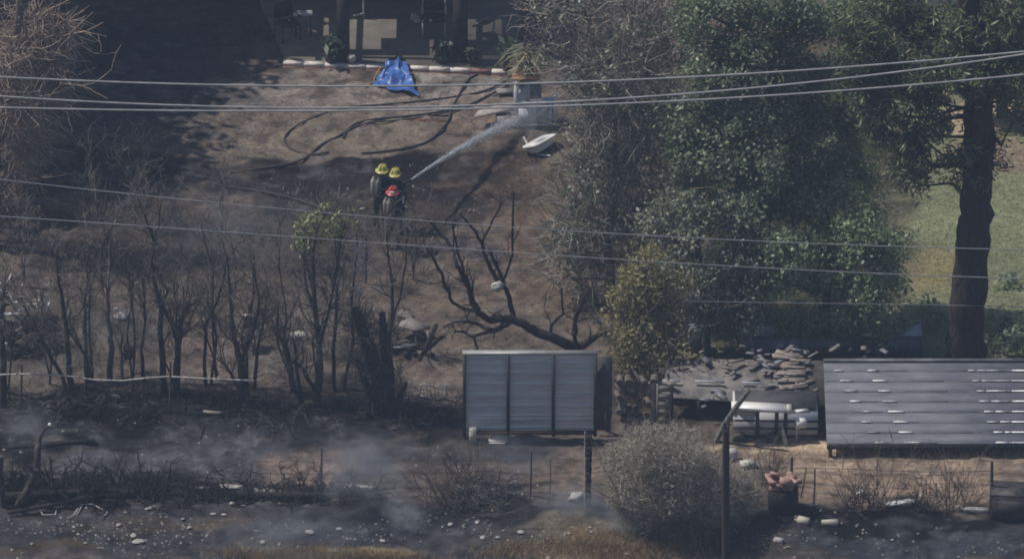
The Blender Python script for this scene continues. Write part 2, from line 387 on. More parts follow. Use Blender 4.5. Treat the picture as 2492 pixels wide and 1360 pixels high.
def full_tree(name, label, cat, base, trunk, blobs, leaf, bark, seed, dens=5.0, size=0.1, r0=0.25, twigs=0, twigmat=None, depthj=0.7,
              clump=0.38, per=26, droop=0.0, twlen=0.7, twwd=0.018, group=None, fill=0.35, twup=0.5, asp=1.8, limbs=True):
    """base pixel; trunk: pixels with half widths; blobs: (px, py, radius px, depth offset m)"""
    rng = np.random.default_rng(seed)
    bp_ = gon(*base); Yb = bp_[1]
    root = thing(name, label, cat, bp_, group)
    tm = MB(); pts = [at(px, py, Yb + 0.0) for (px, py, _) in trunk]; rad = [q / PM for (_, _, q) in trunk]
    pts[0][2] = bp_[2] - 0.3
    # resample the trunk for an uneven outline
    pp = [pts[0]]; rr = [rad[0]]
    for a, b2, ra, rb in zip(pts[:-1], pts[1:], rad[:-1], rad[1:]):
        for t in (0.25, 0.5, 0.75, 1.0):
            pp.append(a + (b2 - a) * t + rng.normal(size=3) * ra * 0.07); rr.append((ra + (rb - ra) * t) * rng.uniform(.94, 1.06))
    tm.tube(pp, rr, 12)
    centers = []
    for (px, py, rp, dy) in blobs:
        Yc = Yb + dy + rng.uniform(-depthj, depthj) * 0.5; c = at(px, py, Yc); R = rp / PM
        centers.append((c, R))
        if limbs:
            lowest = [q for q in pp if q[2] < c[2] - 0.3] or [pp[-1]]
            s0 = min(lowest, key=lambda q: abs(np.linalg.norm(q - c) - 0.9 * R - 0.7))
            mid = (s0 + c) / 2 + rng.normal(size=3) * 0.25; mid[2] -= 0.15
            tm.tube([s0, (s0 + mid) / 2 + rng.normal(size=3) * .08, mid, (mid + c) / 2, c], np.linspace(min(.06, max(0.04, rad[-1] * 0.6)), 0.016, 5), 5, cap=False)
            for _ in range(4):
                branch(tm, mid + (c - mid) * rng.uniform(0, 1), rng.normal(size=3) + (c - mid), R * 1.1, 0.022, 1, rng, n=4)
    tm.build('trunk', bark, root, smooth=True)
    if leaf is not None:
        cm = MB()
        for c, R in centers: leafball(cm, c, (R, R * 1.0, R * 0.95), rng, dens, size, clump, per, droop, fill, asp)
        cm.build('crown', leaf, root)
    if twigs:
        wm = MB()
        for c, R in centers: twigball(wm, c, (R * 1.05, R, R * 1.05), rng, int(twigs * R * R), twlen, twwd, twup)
        for _ in range(int(twigs / 14)):
            c, R = centers[rng.integers(len(centers))]; p = c + rng.normal(size=3) * R * .45 - [0, R * .8, 0]
            branch(wm, p, rng.normal(size=3) * [1, .3, 1] + [.3, 0, .5], rng.uniform(.7, 1.7), .024, 1, rng, .18, 0, 4, (1, 2))
        wm.build('dead_twigs' if leaf is not None else 'crown', twigmat or TWIG_BROWN, root)
    return root
L_GREY = leafmat('grey_green_leaf', [(0.1, 0.11, 0.08), (0.21, 0.235, 0.165), (0.33, 0.365, 0.26), (0.5, 0.54, 0.42)], .45)
L_MID = leafmat('mid_green_leaf', [(0.12, 0.16, 0.10), (0.2, 0.26, 0.155), (0.28, 0.345, 0.22), (0.42, 0.475, 0.33)], .5)
L_BRIGHT = leafmat('bright_green_leaf', [(0.18, 0.25, 0.13), (0.28, 0.37, 0.19), (0.38, 0.48, 0.27), (0.5, 0.58, 0.38)], .5)
L_YEL = leafmat('scorched_yellow_leaf', [(0.16, 0.145, 0.06), (0.28, 0.25, 0.10), (0.42, 0.38, 0.17), (0.55, 0.5, 0.28)], .5)
L_PINE = leafmat('pine_needles', [(0.045, 0.065, 0.035), (0.09, 0.12, 0.055), (0.16, 0.19, 0.09), (0.23, 0.26, 0.14)], 0.35)
L_DARK = leafmat('dark_oak_leaf', [(0.02, 0.035, 0.02), (0.05, 0.07, 0.035)], 0.1)
L_FRESH = leafmat('fresh_yellow_green_leaf', [(0.16, 0.19, 0.07), (0.32, 0.35, 0.15), (0.55, 0.56, 0.32)], .4)

full_tree('bush_tree', 'tall grey-green twiggy tree with dead brown branches behind the metal frame', 'tree', (1490, 735),
          [(1490, 735, 14), (1480, 600, 12), (1500, 430, 10), (1490, 250, 8), (1480, 120, 6)],
          [(1310, 30, 45, 0), (1420, 20, 90, .5), (1540, 40, 90, 0), (1335, 105, 38, -.2), (1400, 190, 40, -.4), (1440, 150, 75, -.6), (1530, 170, 90, -.8), (1620, 110, 80, 0),
           (1445, 290, 55, -.6), (1500, 280, 80, -1), (1590, 260, 90, -.6), (1425, 385, 38, -.6), (1470, 400, 85, -.8), (1560, 380, 80, -.6),
           (1400, 485, 55, -.4), (1470, 520, 90, -.4), (1560, 500, 80, 0), (1380, 580, 55, -.4), (1450, 620, 70, -.2), (1530, 620, 60, 0), (1370, 650, 45, -.2), (1430, 690, 45, 0)],
          L_GREY, BARK_GREY, 11, dens=2.9, size=0.075, twigs=460, twlen=0.8, twwd=0.022, per=15, twigmat=mat('grey_brown_twig', (0.16, 0.14, 0.125), (0.42, 0.38, 0.34), 3))
full_tree('broadleaf_tree', 'big dark green broadleaf tree in the middle of the right-hand grove', 'tree', (1800, 790),
          [(1800, 790, 22), (1795, 650, 20), (1805, 450, 16), (1815, 250, 12), (1820, 60, 9)],
          [(1700, 30, 70, 0), (1790, 40, 80, 0), (1880, 30, 80, .5), (1960, 60, 80, 1), (1720, 150, 70, -.4), (1810, 160, 80, -.6), (1900, 150, 80, 0), (1990, 170, 60, .8),
           (1700, 260, 60, -.6), (1680, 330, 60, -.8), (1770, 290, 80, -1), (1860, 290, 80, -.6), (1950, 290, 80, .4), (1740, 390, 80, -1.2), (1840, 400, 80, -1.1),
           (1940, 400, 80, 0), (2030, 400, 60, 1.2), (1700, 470, 60, -1), (1790, 500, 80, -1.3), (1880, 500, 70, -.6), (2060, 300, 50, 1.2), (2050, 60, 70, 1.2), (2060, 180, 60, 1.2), (2085, 260, 50, 1.2), (2090, 350, 50, 1.3), (2085, 430, 45, 1.2), (1990, 440, 55, .8), (1960, 470, 50, .6)],
          L_MID, BARK_GREY, 12, dens=6.0, size=0.07, per=44, clump=0.34, fill=.45)
full_tree('understorey_tree', 'pale green fine-leaved tree between the yellow scorched tree and bright green bush', 'tree', (1720, 860),
          [(1720, 860, 11), (1715, 740, 9), (1700, 620, 7), (1690, 540, 6)],
          [(1660, 500, 55, 0), (1600, 560, 55, -.2), (1690, 570, 75, -.5), (1780, 590, 70, -.4), (1640, 650, 60, -.2), (1720, 670, 80, -.8), (1810, 680, 70, -.5),
           (1700, 760, 60, -.4), (1790, 760, 60, -.3), (1860, 740, 60, 0)],
          L_GREY, BARK_GREY, 13, dens=5.5, size=0.07, per=24, clump=0.33, twigs=60)
full_tree('leafy_bush', 'rounded bright green bush beside the lawn left of the pine trunk', 'bush', (2010, 850),
          [(2010, 850, 12), (2010, 740, 10), (2020, 620, 8)],
          [(1960, 520, 48, 0), (2050, 490, 52, .3), (2120, 520, 45, .3), (1925, 590, 70, -.2), (1870, 600, 50, 0), (2010, 590, 70, -.6), (2090, 600, 70, -.4), (2140, 640, 45, 0), (1890, 670, 60, 0),
           (1960, 680, 70, -.6), (2050, 700, 80, -.6), (2130, 710, 60, -.2), (1940, 770, 50, -.3), (2020, 780, 55, -.4), (2110, 790, 60, -.2), (2190, 790, 38, .2), (2165, 590, 36, .1), (2160, 690, 42, 0)],
          L_BRIGHT, BARK_GREY, 14, dens=7, size=0.07, per=38, clump=0.34)
full_tree('scorched_tree', 'scorched yellowish drooping tree just right of the sheet-metal wall', 'tree', (1560, 925),
          [(1560, 925, 12), (1555, 830, 10), (1560, 720, 8), (1570, 650, 6)],
          [(1580, 630, 34, 0), (1560, 690, 48, 0), (1620, 690, 40, .2), (1525, 740, 42, -.1), (1590, 760, 55, -.3), (1520, 810, 48, -.2), (1585, 840, 55, -.4), (1640, 780, 35, 0), (1510, 870, 36, -.2), (1560, 890, 42, -.3), (1625, 860, 35, 0)],
          L_YEL, BARK_GREY, 15, dens=7, size=0.07, per=26, clump=0.3, droop=0.35, twigs=120, twup=-0.3)
PT = [(2348, 885, 48), (2352, 800, 44), (2358, 700, 42), (2364, 600, 40), (2374, 520, 38), (2378, 430, 35), (2384, 330, 37), (2380, 230, 33), (2372, 120, 30), (2360, 20, 26), (2350, -100, 22)]
full_tree('pine_tree', 'tall pine with thick dark trunk at the right edge of the lawn', 'tree', (2348, 885), PT,
          [(2070, 110, 45, 0), (2080, 210, 40, 0), (2100, 60, 55, 0), (2180, 30, 75, .5), (2270, 60, 75, .8), (2360, 90, 70, -.6), (2440, 50, 80, 0), (2480, 150, 55, .4), (2120, 160, 60, -.3), (2200, 150, 70, -.6), (2290, 160, 70, -.8), (2360, 180, 55, -1),
           (2430, 210, 55, -.3), (2110, 260, 50, 0), (2180, 250, 60, -.8), (2260, 240, 50, -.6), (2160, 330, 55, -.6), (2225, 320, 40, -.4), (2200, 400, 48, -.5), (2235, 370, 36, -.4), (2295, 300, 36, -.6), (2215, 455, 30, -.4), (2320, 400, 24, -.5), (2350, 380, 25, -.6), (2350, 440, 28, -.6), (2420, 360, 24, 0), (2420, 410, 20, 0), (2480, 270, 16, 0)],
          L_PINE, BARK_PINE, 16, dens=4.2, size=0.05, per=44, clump=0.36, r0=.5, asp=5.0)
full_tree('background_tree', 'dark leafy tree partly hidden behind the big pine at upper right', 'tree', (2440, 285),
          [(2440, 285, 16), (2435, 150, 12), (2430, 0, 9)],
          [(2340, 150, 70, 0), (2420, 130, 90, 0), (2490, 170, 80, 0), (2500, 60, 90, 0), (2400, 30, 80, 0), (2440, 210, 60, -.5), (2500, 220, 60, -.5)],
          L_DARK, BARK_GREY, 17, dens=4, size=0.1)
full_tree('dead_tree', 'brown scorched tree with hanging dry twigs at the upper left edge', 'tree', (-60, 600),
          [(-60, 600, 20), (-20, 420, 18), (20, 200, 14), (45, 60, 11), (50, -60, 8)],
          [(20, 250, 60, 0), (60, 330, 50, 0), (30, 400, 45, .2), (90, 250, 45, -.3), (20, 140, 60, 0), (110, 160, 50, 0), (70, 60, 50, 0), (140, 210, 30, 0), (0, 480, 40, .2), (150, 70, 35, 0)],
          None, BARK_GREY, 19, twigs=1300, twlen=0.75, twwd=0.02, twup=-0.5, twigmat=mat('rust_brown_twig', (0.2, 0.16, 0.14), (0.5, 0.4, 0.33), 2))
# big trees out of the frame at upper left: their shade covers the burnt yard
for i, (px, py, hgt, rr) in enumerate([(-415, 33, 13, 4.6), (-655, 260, 13, 4.2), (-135, -50, 13, 3.2), (-390, -180, 13, 4.4), (-700, 100, 13, 4.2), (-560, 350, 13, 2.8)]):
    rng = np.random.default_rng(100 + i); b0 = on(px, py); root = thing('oak_tree', 'large dark oak behind the yard at upper left, out of the picture', 'tree', b0, 'oaks behind the yard')
    tm = MB(); top = b0 + np.array([0, 0, hgt]); tm.tube([b0 - [0, 0, .3], b0 + [0.2, 0, hgt * .4], top], [.45, .3, .15], 8)
    for _ in range(10): branch(tm, b0 + np.array([0, 0, hgt * rng.uniform(.4, .8)]), rng.normal(size=3) + [0, 0, .4], rr * .9, .12, 1, rng, n=5)
    tm.build('trunk', BARK_GREY, root)
    cm = MB(); leafball(cm, top + np.array([0, 0, -.5]), (rr, rr, rr * .55), rng, 4.2, 0.34, 0.8, 24, fill=0.55)
    leafball(cm, top + np.array([0, 0, -.5]), (rr * 1.28, rr * 1.28, rr * .6), rng, .9, 0.26, .7, 14, fill=0.3)
    cm.build('crown', L_DARK, root)

# ------------------------------------------------------------------ burnt saplings and the bare tree
def stems_tree(name, label, cat, base, stems, barkm, seed, group=None, tw=3, twl=0.9, r_end=0.012, extra=None, spread=0.5, depth=2, curl=0.2, part='stem', fuzz=0):
    """stems: lists of (px, py, half width px); traced as slightly wandering limbs in depth"""
    rng = np.random.default_rng(seed); b0 = gon(*base); root = thing(name, label, cat, b0, group)
    m = MB(); tw_m = MB(); ends = []
    for st in stems:
        off = 0.0; pts = []; rad = []
        for k, (px, py, q) in enumerate(st):
            off += rng.normal() * 0.16 * (k > 0)
            pts.append(at(px, py, b0[1] + off)); rad.append(q / PM)
        # smooth
        P = [pts[0]]; R = [rad[0]]
        for a, b2, ra, rb in zip(pts[:-1], pts[1:], rad[:-1], rad[1:]):
            for t in (0.34, 0.67, 1.0):
                P.append(a + (b2 - a) * t + rng.normal(size=3) * 0.014); R.append(ra + (rb - ra) * t)
        if abs(st[0][1] - base[1]) < 4: P[0] = P[0] - np.array([0, 0, .15])
        m.tube(P, R, 7)
        ends.append(P[-1])
        for _ in range(tw * len(st)):
            i = rng.integers(len(P) // 3, len(P)); dd = P[i] - P[max(0, i - 1)]; dd /= np.linalg.norm(dd) + 1e-6
            branch(tw_m, P[i], dd + rng.normal(size=3) * spread, twl * rng.uniform(.5, 1.3), max(r_end, R[i] * .4), depth, rng, curl, .05, 4, (1, 3))
    m.build(part, barkm, root)
    if tw_m.n: tw_m.build('twigs', mat('scorched_twig', (0.05, 0.045, 0.043), (0.2, 0.18, 0.168), 3, .9) if barkm is not BARK_BLACK else barkm, root)
    if fuzz:
        fm = MB()
        for st in stems:
            for (px, py, q) in st[len(st) // 3:]:
                twigball(fm, at(px, py, b0[1]), (.42, .4, .5), rng, fuzz, .34, .0085, .9, .3)
        fm.build('fine_twigs', mat('fine_scorched_twig', (0.09, 0.08, 0.074), (0.28, 0.25, 0.23), 3, .9), root)
    return root, m, ends
G = 'burnt saplings along the left side'
SAP = [
    ('leftmost burnt sapling with a thick black trunk at the left edge', (6, 990), [[(6, 990, 9), (8, 880, 8), (4, 780, 6), (10, 700, 4)]]),
    ('burnt sapling leaning left, second from the left edge', (172, 985), [[(172, 985, 6), (150, 915, 5), (115, 850, 4), (90, 800, 3), (55, 735, 2)]]),
    ('burnt sapling with a pale broken tip right of the twisted metal frame', (176, 965), [[(176, 965, 9), (168, 900, 8), (160, 800, 6), (150, 710, 4), (140, 665, 3), (132, 600, 2)]]),
    ('twin-stemmed burnt sapling third trunk from the left', (212, 930), [[(212, 930, 6), (212, 860, 5), (205, 760, 4), (210, 680, 3), (215, 600, 2)], [(224, 930, 5), (222, 860, 4), (217, 800, 3), (220, 700, 2)]]),
    ('pale forked sapling, tallest of the left group', (268, 930), [[(268, 930, 8), (272, 850, 7), (264, 780, 5), (262, 700, 4), (266, 620, 3), (257, 568, 3), (238, 528, 2), (222, 450, 2)], [(257, 568, 3), (272, 552, 2), (284, 535, 2)], [(257, 575, 3), (240, 640, 2), (215, 710, 2)]]),
    ('short thin burnt stem left of the rusty box', (297, 925), [[(297, 925, 4), (294, 870, 4), (298, 810, 3)]]),
    ('burnt sapling with scorched leaves right of the rusty box', (350, 925), [[(350, 925, 5), (345, 850, 4), (352, 780, 3), (350, 700, 3), (345, 620, 2)]]),
    ('tall burnt sapling forking near the top beside the thin metal post', (400, 960), [[(400, 960, 9), (392, 839, 7), (392, 754, 6), (375, 687, 5), (369, 636, 4), (375, 585, 4), (362, 551, 3), (335, 480, 2)], [(375, 585, 3), (386, 555, 2), (392, 500, 2)]]),
    ('burnt sapling with two white broken tips bending right', (430, 960), [[(430, 960, 9), (434, 840, 7), (442, 780, 6), (452, 752, 4), (475, 732, 3)], [(434, 840, 5), (420, 800, 3), (395, 738, 3), (410, 700, 3)]]),
    ('slender double-stemmed sapling on the bare dirt path', (502, 940), [[(502, 940, 5), (498, 860, 4), (503, 790, 4), (522, 745, 3), (540, 700, 3), (550, 640, 2), (545, 590, 2)], [(512, 940, 4), (528, 820, 3), (518, 750, 2)]]),
    ('v-shaped burnt sapling in front of the scorched chair', (590, 985), [[(590, 985, 10), (586, 880, 8), (570, 820, 6), (563, 770, 5), (560, 700, 4), (552, 620, 3)], [(586, 880, 6), (605, 835, 5), (622, 790, 4), (632, 720, 3), (612, 640, 2)], [(590, 960, 5), (560, 910, 4), (545, 880, 3)]]),
    ('thin burnt sapling right of the v-shaped one', (618, 945), [[(618, 945, 5), (625, 860, 4), (640, 790, 3), (652, 700, 2)]]),
    ('low forked burnt shrub left of the yellow-green sapling', (738, 985), [[(738, 985, 6), (712, 930, 5), (701, 849, 4), (678, 812, 3), (676, 750, 2)], [(738, 985, 5), (720, 900, 4), (718, 840, 3)]]),
    ('slender burnt sapling crossing the charred trunk clump', (815, 950), [[(815, 950, 5), (812, 860, 5), (818, 760, 4), (822, 650, 3), (815, 560, 2)], [(835, 950, 5), (858, 830, 4), (856, 740, 3), (866, 640, 2), (870, 570, 2)]]),
    ('bare sapling rising right of the charred trunk clump', (945, 860), [[(945, 860, 6), (955, 760, 5), (950, 660, 3), (940, 560, 2)], [(952, 790, 4), (972, 730, 3), (988, 640, 2), (990, 580, 2)]]),
]
SAPROOT = {}
mat('scorched_bark', (0.02, 0.019, 0.02), (0.10, 0.09, 0.085), 5, .9)
_r = np.random.default_rng(777)
for k in range(9):
    px = 30 + k * 96 + _r.normal() * 14; py = 955 + _r.normal() * 18; h = _r.uniform(200, 400); ln_ = _r.normal() * 30
    stems_tree('spindly_sapling', 'spindly burnt sapling in the thicket along the left side', 'sapling', (px, py), [[(px, py, 3.4), (px + ln_ * .3 + _r.normal() * 8, py - h * .35, 2.8), (px + ln_ * .6 + _r.normal() * 12, py - h * .7, 2), (px + ln_ + _r.normal() * 14, py - h, 1.3)], [(px + 3, py - 10, 2.6), (px + _r.normal() * 30, py - h * .4, 2), (px + _r.normal() * 45, py - h * .75, 1.3)]],
               mat('scorched_bark', (0, 0, 0)), 600 + k, 'spindly saplings of the thicket', tw=3, twl=.7, fuzz=70)
for k, (lab, base, st) in enumerate(SAP):
    pale = 'pale forked' in lab
    SAPROOT[lab], _, _ = stems_tree('burnt_sapling', lab, 'sapling', base, st, mat('scorched_bark', (0.02, 0.019, 0.02), (0.10, 0.09, 0.085), 5, .9) if not pale else mat('pale_scorched_bark', (0.05, 0.048, 0.048), (0.2, 0.19, 0.185), 3, .9), 200 + k, G, tw=3, twl=1.0, fuzz=90)
def tipbar(rt, pts, r):
    Y_ = WORLD_AT[rt.name][1] - .05; m = MB(); m.tube([at(a, b2, Y_) for a, b2 in pts], [r, r, r * .7][:len(pts)], 5); m.build('pale_broken_tip', mat('pale_split_wood', (0.34, 0.34, 0.36), (0.66, 0.66, 0.68), 5), rt)
for key, pts, r in (('pale broken tip right', [(152, 720), (145, 690), (139, 664)], .028), ('two white broken', [(393, 745), (401, 720), (411, 692)], .035), ('two white broken', [(446, 768), (455, 748), (476, 731)], .038), ('pale forked', [(271, 558), (277, 545), (285, 533)], .028), ('pale forked', [(262, 700), (266, 640), (264, 600)], .022), ('two white broken', [(436, 860), (428, 885), (432, 910)], .045)):
    tipbar(SAPROOT[[l for l in SAPROOT if key in l][0]], pts, r)
# faint thin saplings behind (further away)
SAP2 = [(60, 700), (235, 600), (330, 560), (440, 640), (540, 570), (680, 660), (345, 440), (1005, 680), (890, 690)]
GB = 'thin burnt saplings in the burnt yard'
for k, (px, py) in enumerate(SAP2):
    rng = np.random.default_rng(300 + k); h = rng.uniform(90, 190)
    stems_tree('thin_burnt_sapling', 'thin leafless burnt sapling standing in the dark burnt yard', 'sapling', (px, py),
               [[(px, py, 2.6), (px + rng.normal() * 8, py - h * .5, 2), (px + rng.normal() * 16, py - h, 1.3)], [(px, py - 20, 2), (px + rng.normal() * 25, py - h * .7, 1.3)]],
               mat('ash_grey_bark', (0.05, 0.047, 0.046), (0.16, 0.15, 0.14), 4, .9), 320 + k, GB, tw=3, twl=.8, fuzz=60)
# the sapling that still has leaves
root, m_, e_ = stems_tree('leafy_sapling', 'sapling with a yellow-green leafy top in front of the firefighters', 'sapling', (770, 985),
    [[(770, 985, 12), (778, 900, 9), (776, 840, 7), (770, 770, 6), (764, 700, 5), (762, 640, 4), (768, 570, 3), (790, 520, 2)], [(776, 850, 5), (795, 780, 4), (812, 700, 3), (826, 610, 2), (840, 540, 2)], [(770, 770, 4), (745, 700, 3), (738, 620, 2)], [(770, 960, 6), (740, 900, 4), (700, 870, 3)]],
    mat('scorched_bark', (0, 0, 0)), 400, tw=4, twl=.9, fuzz=70)
rng = np.random.default_rng(401); cm = MB(); Yb = gon(770, 985)[1]
for px, py, rp in [(785, 520, 34), (755, 545, 30), (835, 540, 30), (800, 565, 34), (856, 520, 20), (728, 565, 22), (742, 605, 24), (790, 500, 20), (730, 540, 18), (765, 590, 26), (830, 575, 20)]:
    leafball(cm, at(px, py, Yb + rng.normal() * .15), (rp / PM,) * 3, rng, 8, 0.06, .2, 9, fill=.5, asp=2.6)
cm.build('crown', L_FRESH, root)
cm = MB()
for px, py, rp in [(815, 575, 24), (850, 590, 22), (870, 610, 18), (875, 650, 14), (868, 700, 14), (835, 690, 12)]:
    leafball(cm, at(px, py, Yb + rng.normal() * .15), (rp / PM,) * 3, rng, 8, 0.04, .12, 10, asp=3)
cm.build('ashen_leaves', leafmat('ashen_leaf', [(0.25, 0.25, 0.3), (0.7, 0.7, 0.76)]), root)

# charred trunk clump with hanging dark growth
rng = np.random.default_rng(410); b0 = gon(930, 985); root = thing('charred_stump', 'thick charred leaning trunk clump beside the smoking ground', 'stump', b0)
m = MB()
for st in [[(935, 990, 30), (920, 920, 26), (900, 850, 24), (880, 790, 22), (862, 745, 12)], [(945, 990, 26), (945, 900, 22), (935, 830, 18), (930, 760, 10)], [(960, 1000, 22), (975, 960, 12), (990, 930, 5)], [(915, 985, 14), (890, 930, 12), (868, 870, 9)]]:
    P = [at(px, py, b0[1] + rng.normal() * .08) for px, py, _ in st]; P[0][2] = b0[2] - .2
    m.tube(P, [q * .68 / PM for _, _, q in st], 9)
m.build('trunk', mat('sooty_bark', (0.02, 0.02, 0.022), (0.08, 0.078, 0.08), 5, .95, bump=.5), root)
m = MB()
for px, py, r in [(900, 830, 50), (930, 900, 55), (870, 790, 40), (950, 960, 55), (880, 900, 40), (945, 820, 35)]:
    twigball(m, at(px, py, b0[1] - .1), (r / PM * .8, .35, r / PM), rng, 200, .55, .018, .5, .4)
m.build('hanging_bark', MATS['scorched_twig'], root)

# the bare black tree behind the sheet wall
base = (1395, 880)
ST = [[(1395, 880, 14), (1396, 852, 14), (1380, 838, 13), (1341, 819, 12), (1308, 809, 12), (1274, 788, 11), (1246, 776, 10), (1212, 777, 9), (1188, 778, 8), (1165, 762, 8), (1150, 735, 8), (1141, 700, 6), (1125, 670, 5), (1110, 645, 5), (1104, 612, 4), (1085, 585, 4), (1063, 558, 3), (1040, 530, 2)],
      [(1396, 850, 12), (1429, 834, 9), (1460, 815, 6), (1490, 805, 4)],
      [(1160, 756, 5), (1130, 750, 4), (1100, 737, 4), (1085, 700, 4), (1073, 666, 4), (1056, 626, 3), (1036, 600, 2)],
      [(1250, 776, 7), (1242, 735, 6), (1232, 705, 6), (1212, 687, 6), (1195, 655, 5), (1182, 625, 4), (1170, 590, 4), (1150, 555, 3), (1120, 521, 2)],
      [(1228, 700, 4), (1222, 675, 4), (1205, 640, 4), (1190, 605, 3)],
      [(1222, 690, 4), (1236, 655, 3), (1248, 620, 3), (1248, 550, 3), (1251, 467, 2)],
      [(1172, 595, 3), (1192, 550, 3), (1215, 505, 2), (1225, 490, 2)],
      [(1152, 735, 4), (1140, 690, 4), (1128, 655, 3), (1112, 610, 3), (1100, 540, 2)],
      [(1240, 782, 8), (1215, 800, 7), (1195, 805, 7), (1178, 795, 5), (1150, 785, 4), (1120, 780, 3), (1080, 795, 2)],
      [(1200, 805, 5), (1175, 812, 4), (1148, 818, 3), (1125, 806, 3), (1102, 806, 2)],
      [(1150, 816, 3), (1160, 840, 3), (1168, 870, 2)],
      [(1400, 840, 6), (1396, 800, 5), (1408, 765, 4), (1420, 725, 3), (1438, 700, 2)], [(1400, 845, 5), (1403, 805, 4), (1398, 770, 3)],
      [(1338, 818, 4), (1342, 790, 4), (1368, 764, 3), (1368, 700, 2)], [(1104, 615, 2), (1104, 560, 2), (1108, 530, 1.5)]]
stems_tree('bare_tree', 'black leafless burnt tree with crooked limbs above the sheet-metal wall', 'tree', base, ST, BARK_BLACK, 420, tw=1, twl=.5, spread=.6, depth=1, part='limbs')

# grey dry bush
rng = np.random.default_rng(430); b0 = gon(1640, 1290); root = thing('dry_bush', 'large grey dry bush in front of the log pile', 'bush', b0)
m = MB(); 
for _ in range(26): branch(m, b0 + rng.normal(size=3) * [.3, .3, 0], rng.normal(size=3) * [1, .8, .3] + [0, 0, 1], rng.uniform(1.4, 2.4), .03, 2, rng, .2, .03, 5)
m.build('stems', BARK_GREY, root)
m = MB(); BL = [(1505, 1115, 40), (1570, 1090, 60), (1650, 1100, 65), (1712, 1148, 46), (1785, 1185, 42), (1505, 1190, 38), (1560, 1170, 70), (1640, 1180, 80), (1730, 1190, 80), (1810, 1200, 50), (1600, 1230, 60), (1680, 1250, 65), (1760, 1250, 60), (1530, 1220, 40), (1640, 1290, 30), (1540, 1130, 60), (1545, 1260, 40)]
for px, py, r in BL:
    c = at(px, py, b0[1] + rng.normal() * .35)
    twigball(m, c, (r / PM, r / PM * 1.2, r / PM), rng, int(5200 * (r / PM) ** 2) + 250, .17, .016, .2, .3)
m.build('dry_twigs', leafmat('dry_grey_twig', [(0.17, 0.15, 0.12), (0.36, 0.32, 0.265), (0.54, 0.49, 0.41), (0.76, 0.7, 0.6)], .5), root)
# sparse burnt bushes low at right, on the dirt
for k, (px, py, sc, lab) in enumerate([(2130, 1235, 1.5, 'bare brown bush left of the white board on the dirt'), (2250, 1240, .8, 'small bare reddish bush just right of the white board'), (2325, 1245, 1.3, 'bare brown bush left of the right-hand fence post'), (1085, 1230, 1.3, 'grey leafless bush in the smoke below the wire frame'), (1130, 1170, 1.0, 'scorched bush below the left corner of the metal wall'), (2075, 1238, .9, 'small leafless bush beside the dirt under the metal roof'), (1870, 1180, 1.0, 'sparse grey bush left of the rusty drum')]):
    rng = np.random.default_rng(440 + k); b0 = gon(px, py); m = MB()
    for _ in range(22): branch(m, b0 + rng.normal(size=3) * [.15 * sc, .1, 0], rng.normal(size=3) * [.6, .5, .2] + [0, 0, 1], sc * rng.uniform(.5, 1.0), .016, 2, rng, .12, .05, 4, (1, 3))
    m.build('bare_bush', mat('brown_stem', (0.07, 0.05, 0.04), (0.18, 0.14, 0.11), 3), label=lab, cat='bush')

# ------------------------------------------------------------------ overhead wires
def wire(label, pts, Yd, r, m, grp, start=-900):
    xs = [p[0] for p in pts]; ys = [p[1] for p in pts]; c = np.polyfit(xs, ys, min(3, len(pts) - 1))
    X_ = np.linspace(start, 3400, 90); lo, hi = min(xs), max(xs)
    Y_ = np.polyval(c, np.clip(X_, lo, hi)); d = np.polyder(c)
    Y_ = Y_ + np.where(X_ < lo, (X_ - lo) * np.polyval(d, lo), 0) + np.where(X_ > hi, (X_ - hi) * np.polyval(d, hi), 0)
    P = [at(a, b2, Yd) for a, b2 in zip(X_, Y_)]
    mb = MB(); mb.tube(P, r, 6); mb.build('overhead_wire', m, label=label, cat='wire', group=grp, smooth=True)
WM = mat('grey_wire', (0.34, 0.35, 0.36), (0.5, 0.51, 0.52), 2, .45, .3)
WT = mat('thin_grey_wire', (0.24, 0.25, 0.27), (0.4, 0.41, 0.43), 2, .5, .3)
wire('topmost overhead wire crossing the blue tarp', [(0, 188), (300, 200), (620, 209), (950, 210), (1250, 205), (1500, 196), (1880, 176), (2190, 154), (2492, 126)], -11, .026, WM, 'thick overhead wires')
wire('middle thick overhead wire, rising steepest on the right', [(0, 237), (300, 248), (620, 260), (950, 264), (1250, 257), (1500, 240), (1880, 208), (2190, 174), (2492, 134)], -11.6, .026, WM, 'thick overhead wires')
wire('lowest of the three thick overhead wires', [(0, 261), (300, 269), (620, 272), (950, 269), (1250, 260), (1500, 251), (1880, 235), (2190, 211), (2492, 181)], -10.4, .025, WM, 'thick overhead wires')
wire('thin wire passing over the leafy sapling and lower firefighter legs', [(0, 437), (400, 479), (640, 507), (870, 524), (1060, 541), (1320, 556), (1600, 573), (1852, 588), (2130, 600), (2492, 607)], -10.2, .0145, WT, 'thin overhead wires')
wire('thin wire below the firefighters crossing the bare black tree', [(0, 527), (250, 542), (500, 562), (870, 588), (1030, 599), (1240, 614), (1520, 633), (1852, 651), (2200, 668), (2492, 678)], -10.2, .0145, WT, 'thin overhead wires')
wire('faintest thin wire low across the bright green bush and pine trunk', [(1500, 728), (1852, 736), (2150, 740), (2492, 747)], gon(1560, 925)[1] - .2, .009, WT, 'thin overhead wires', 1500)

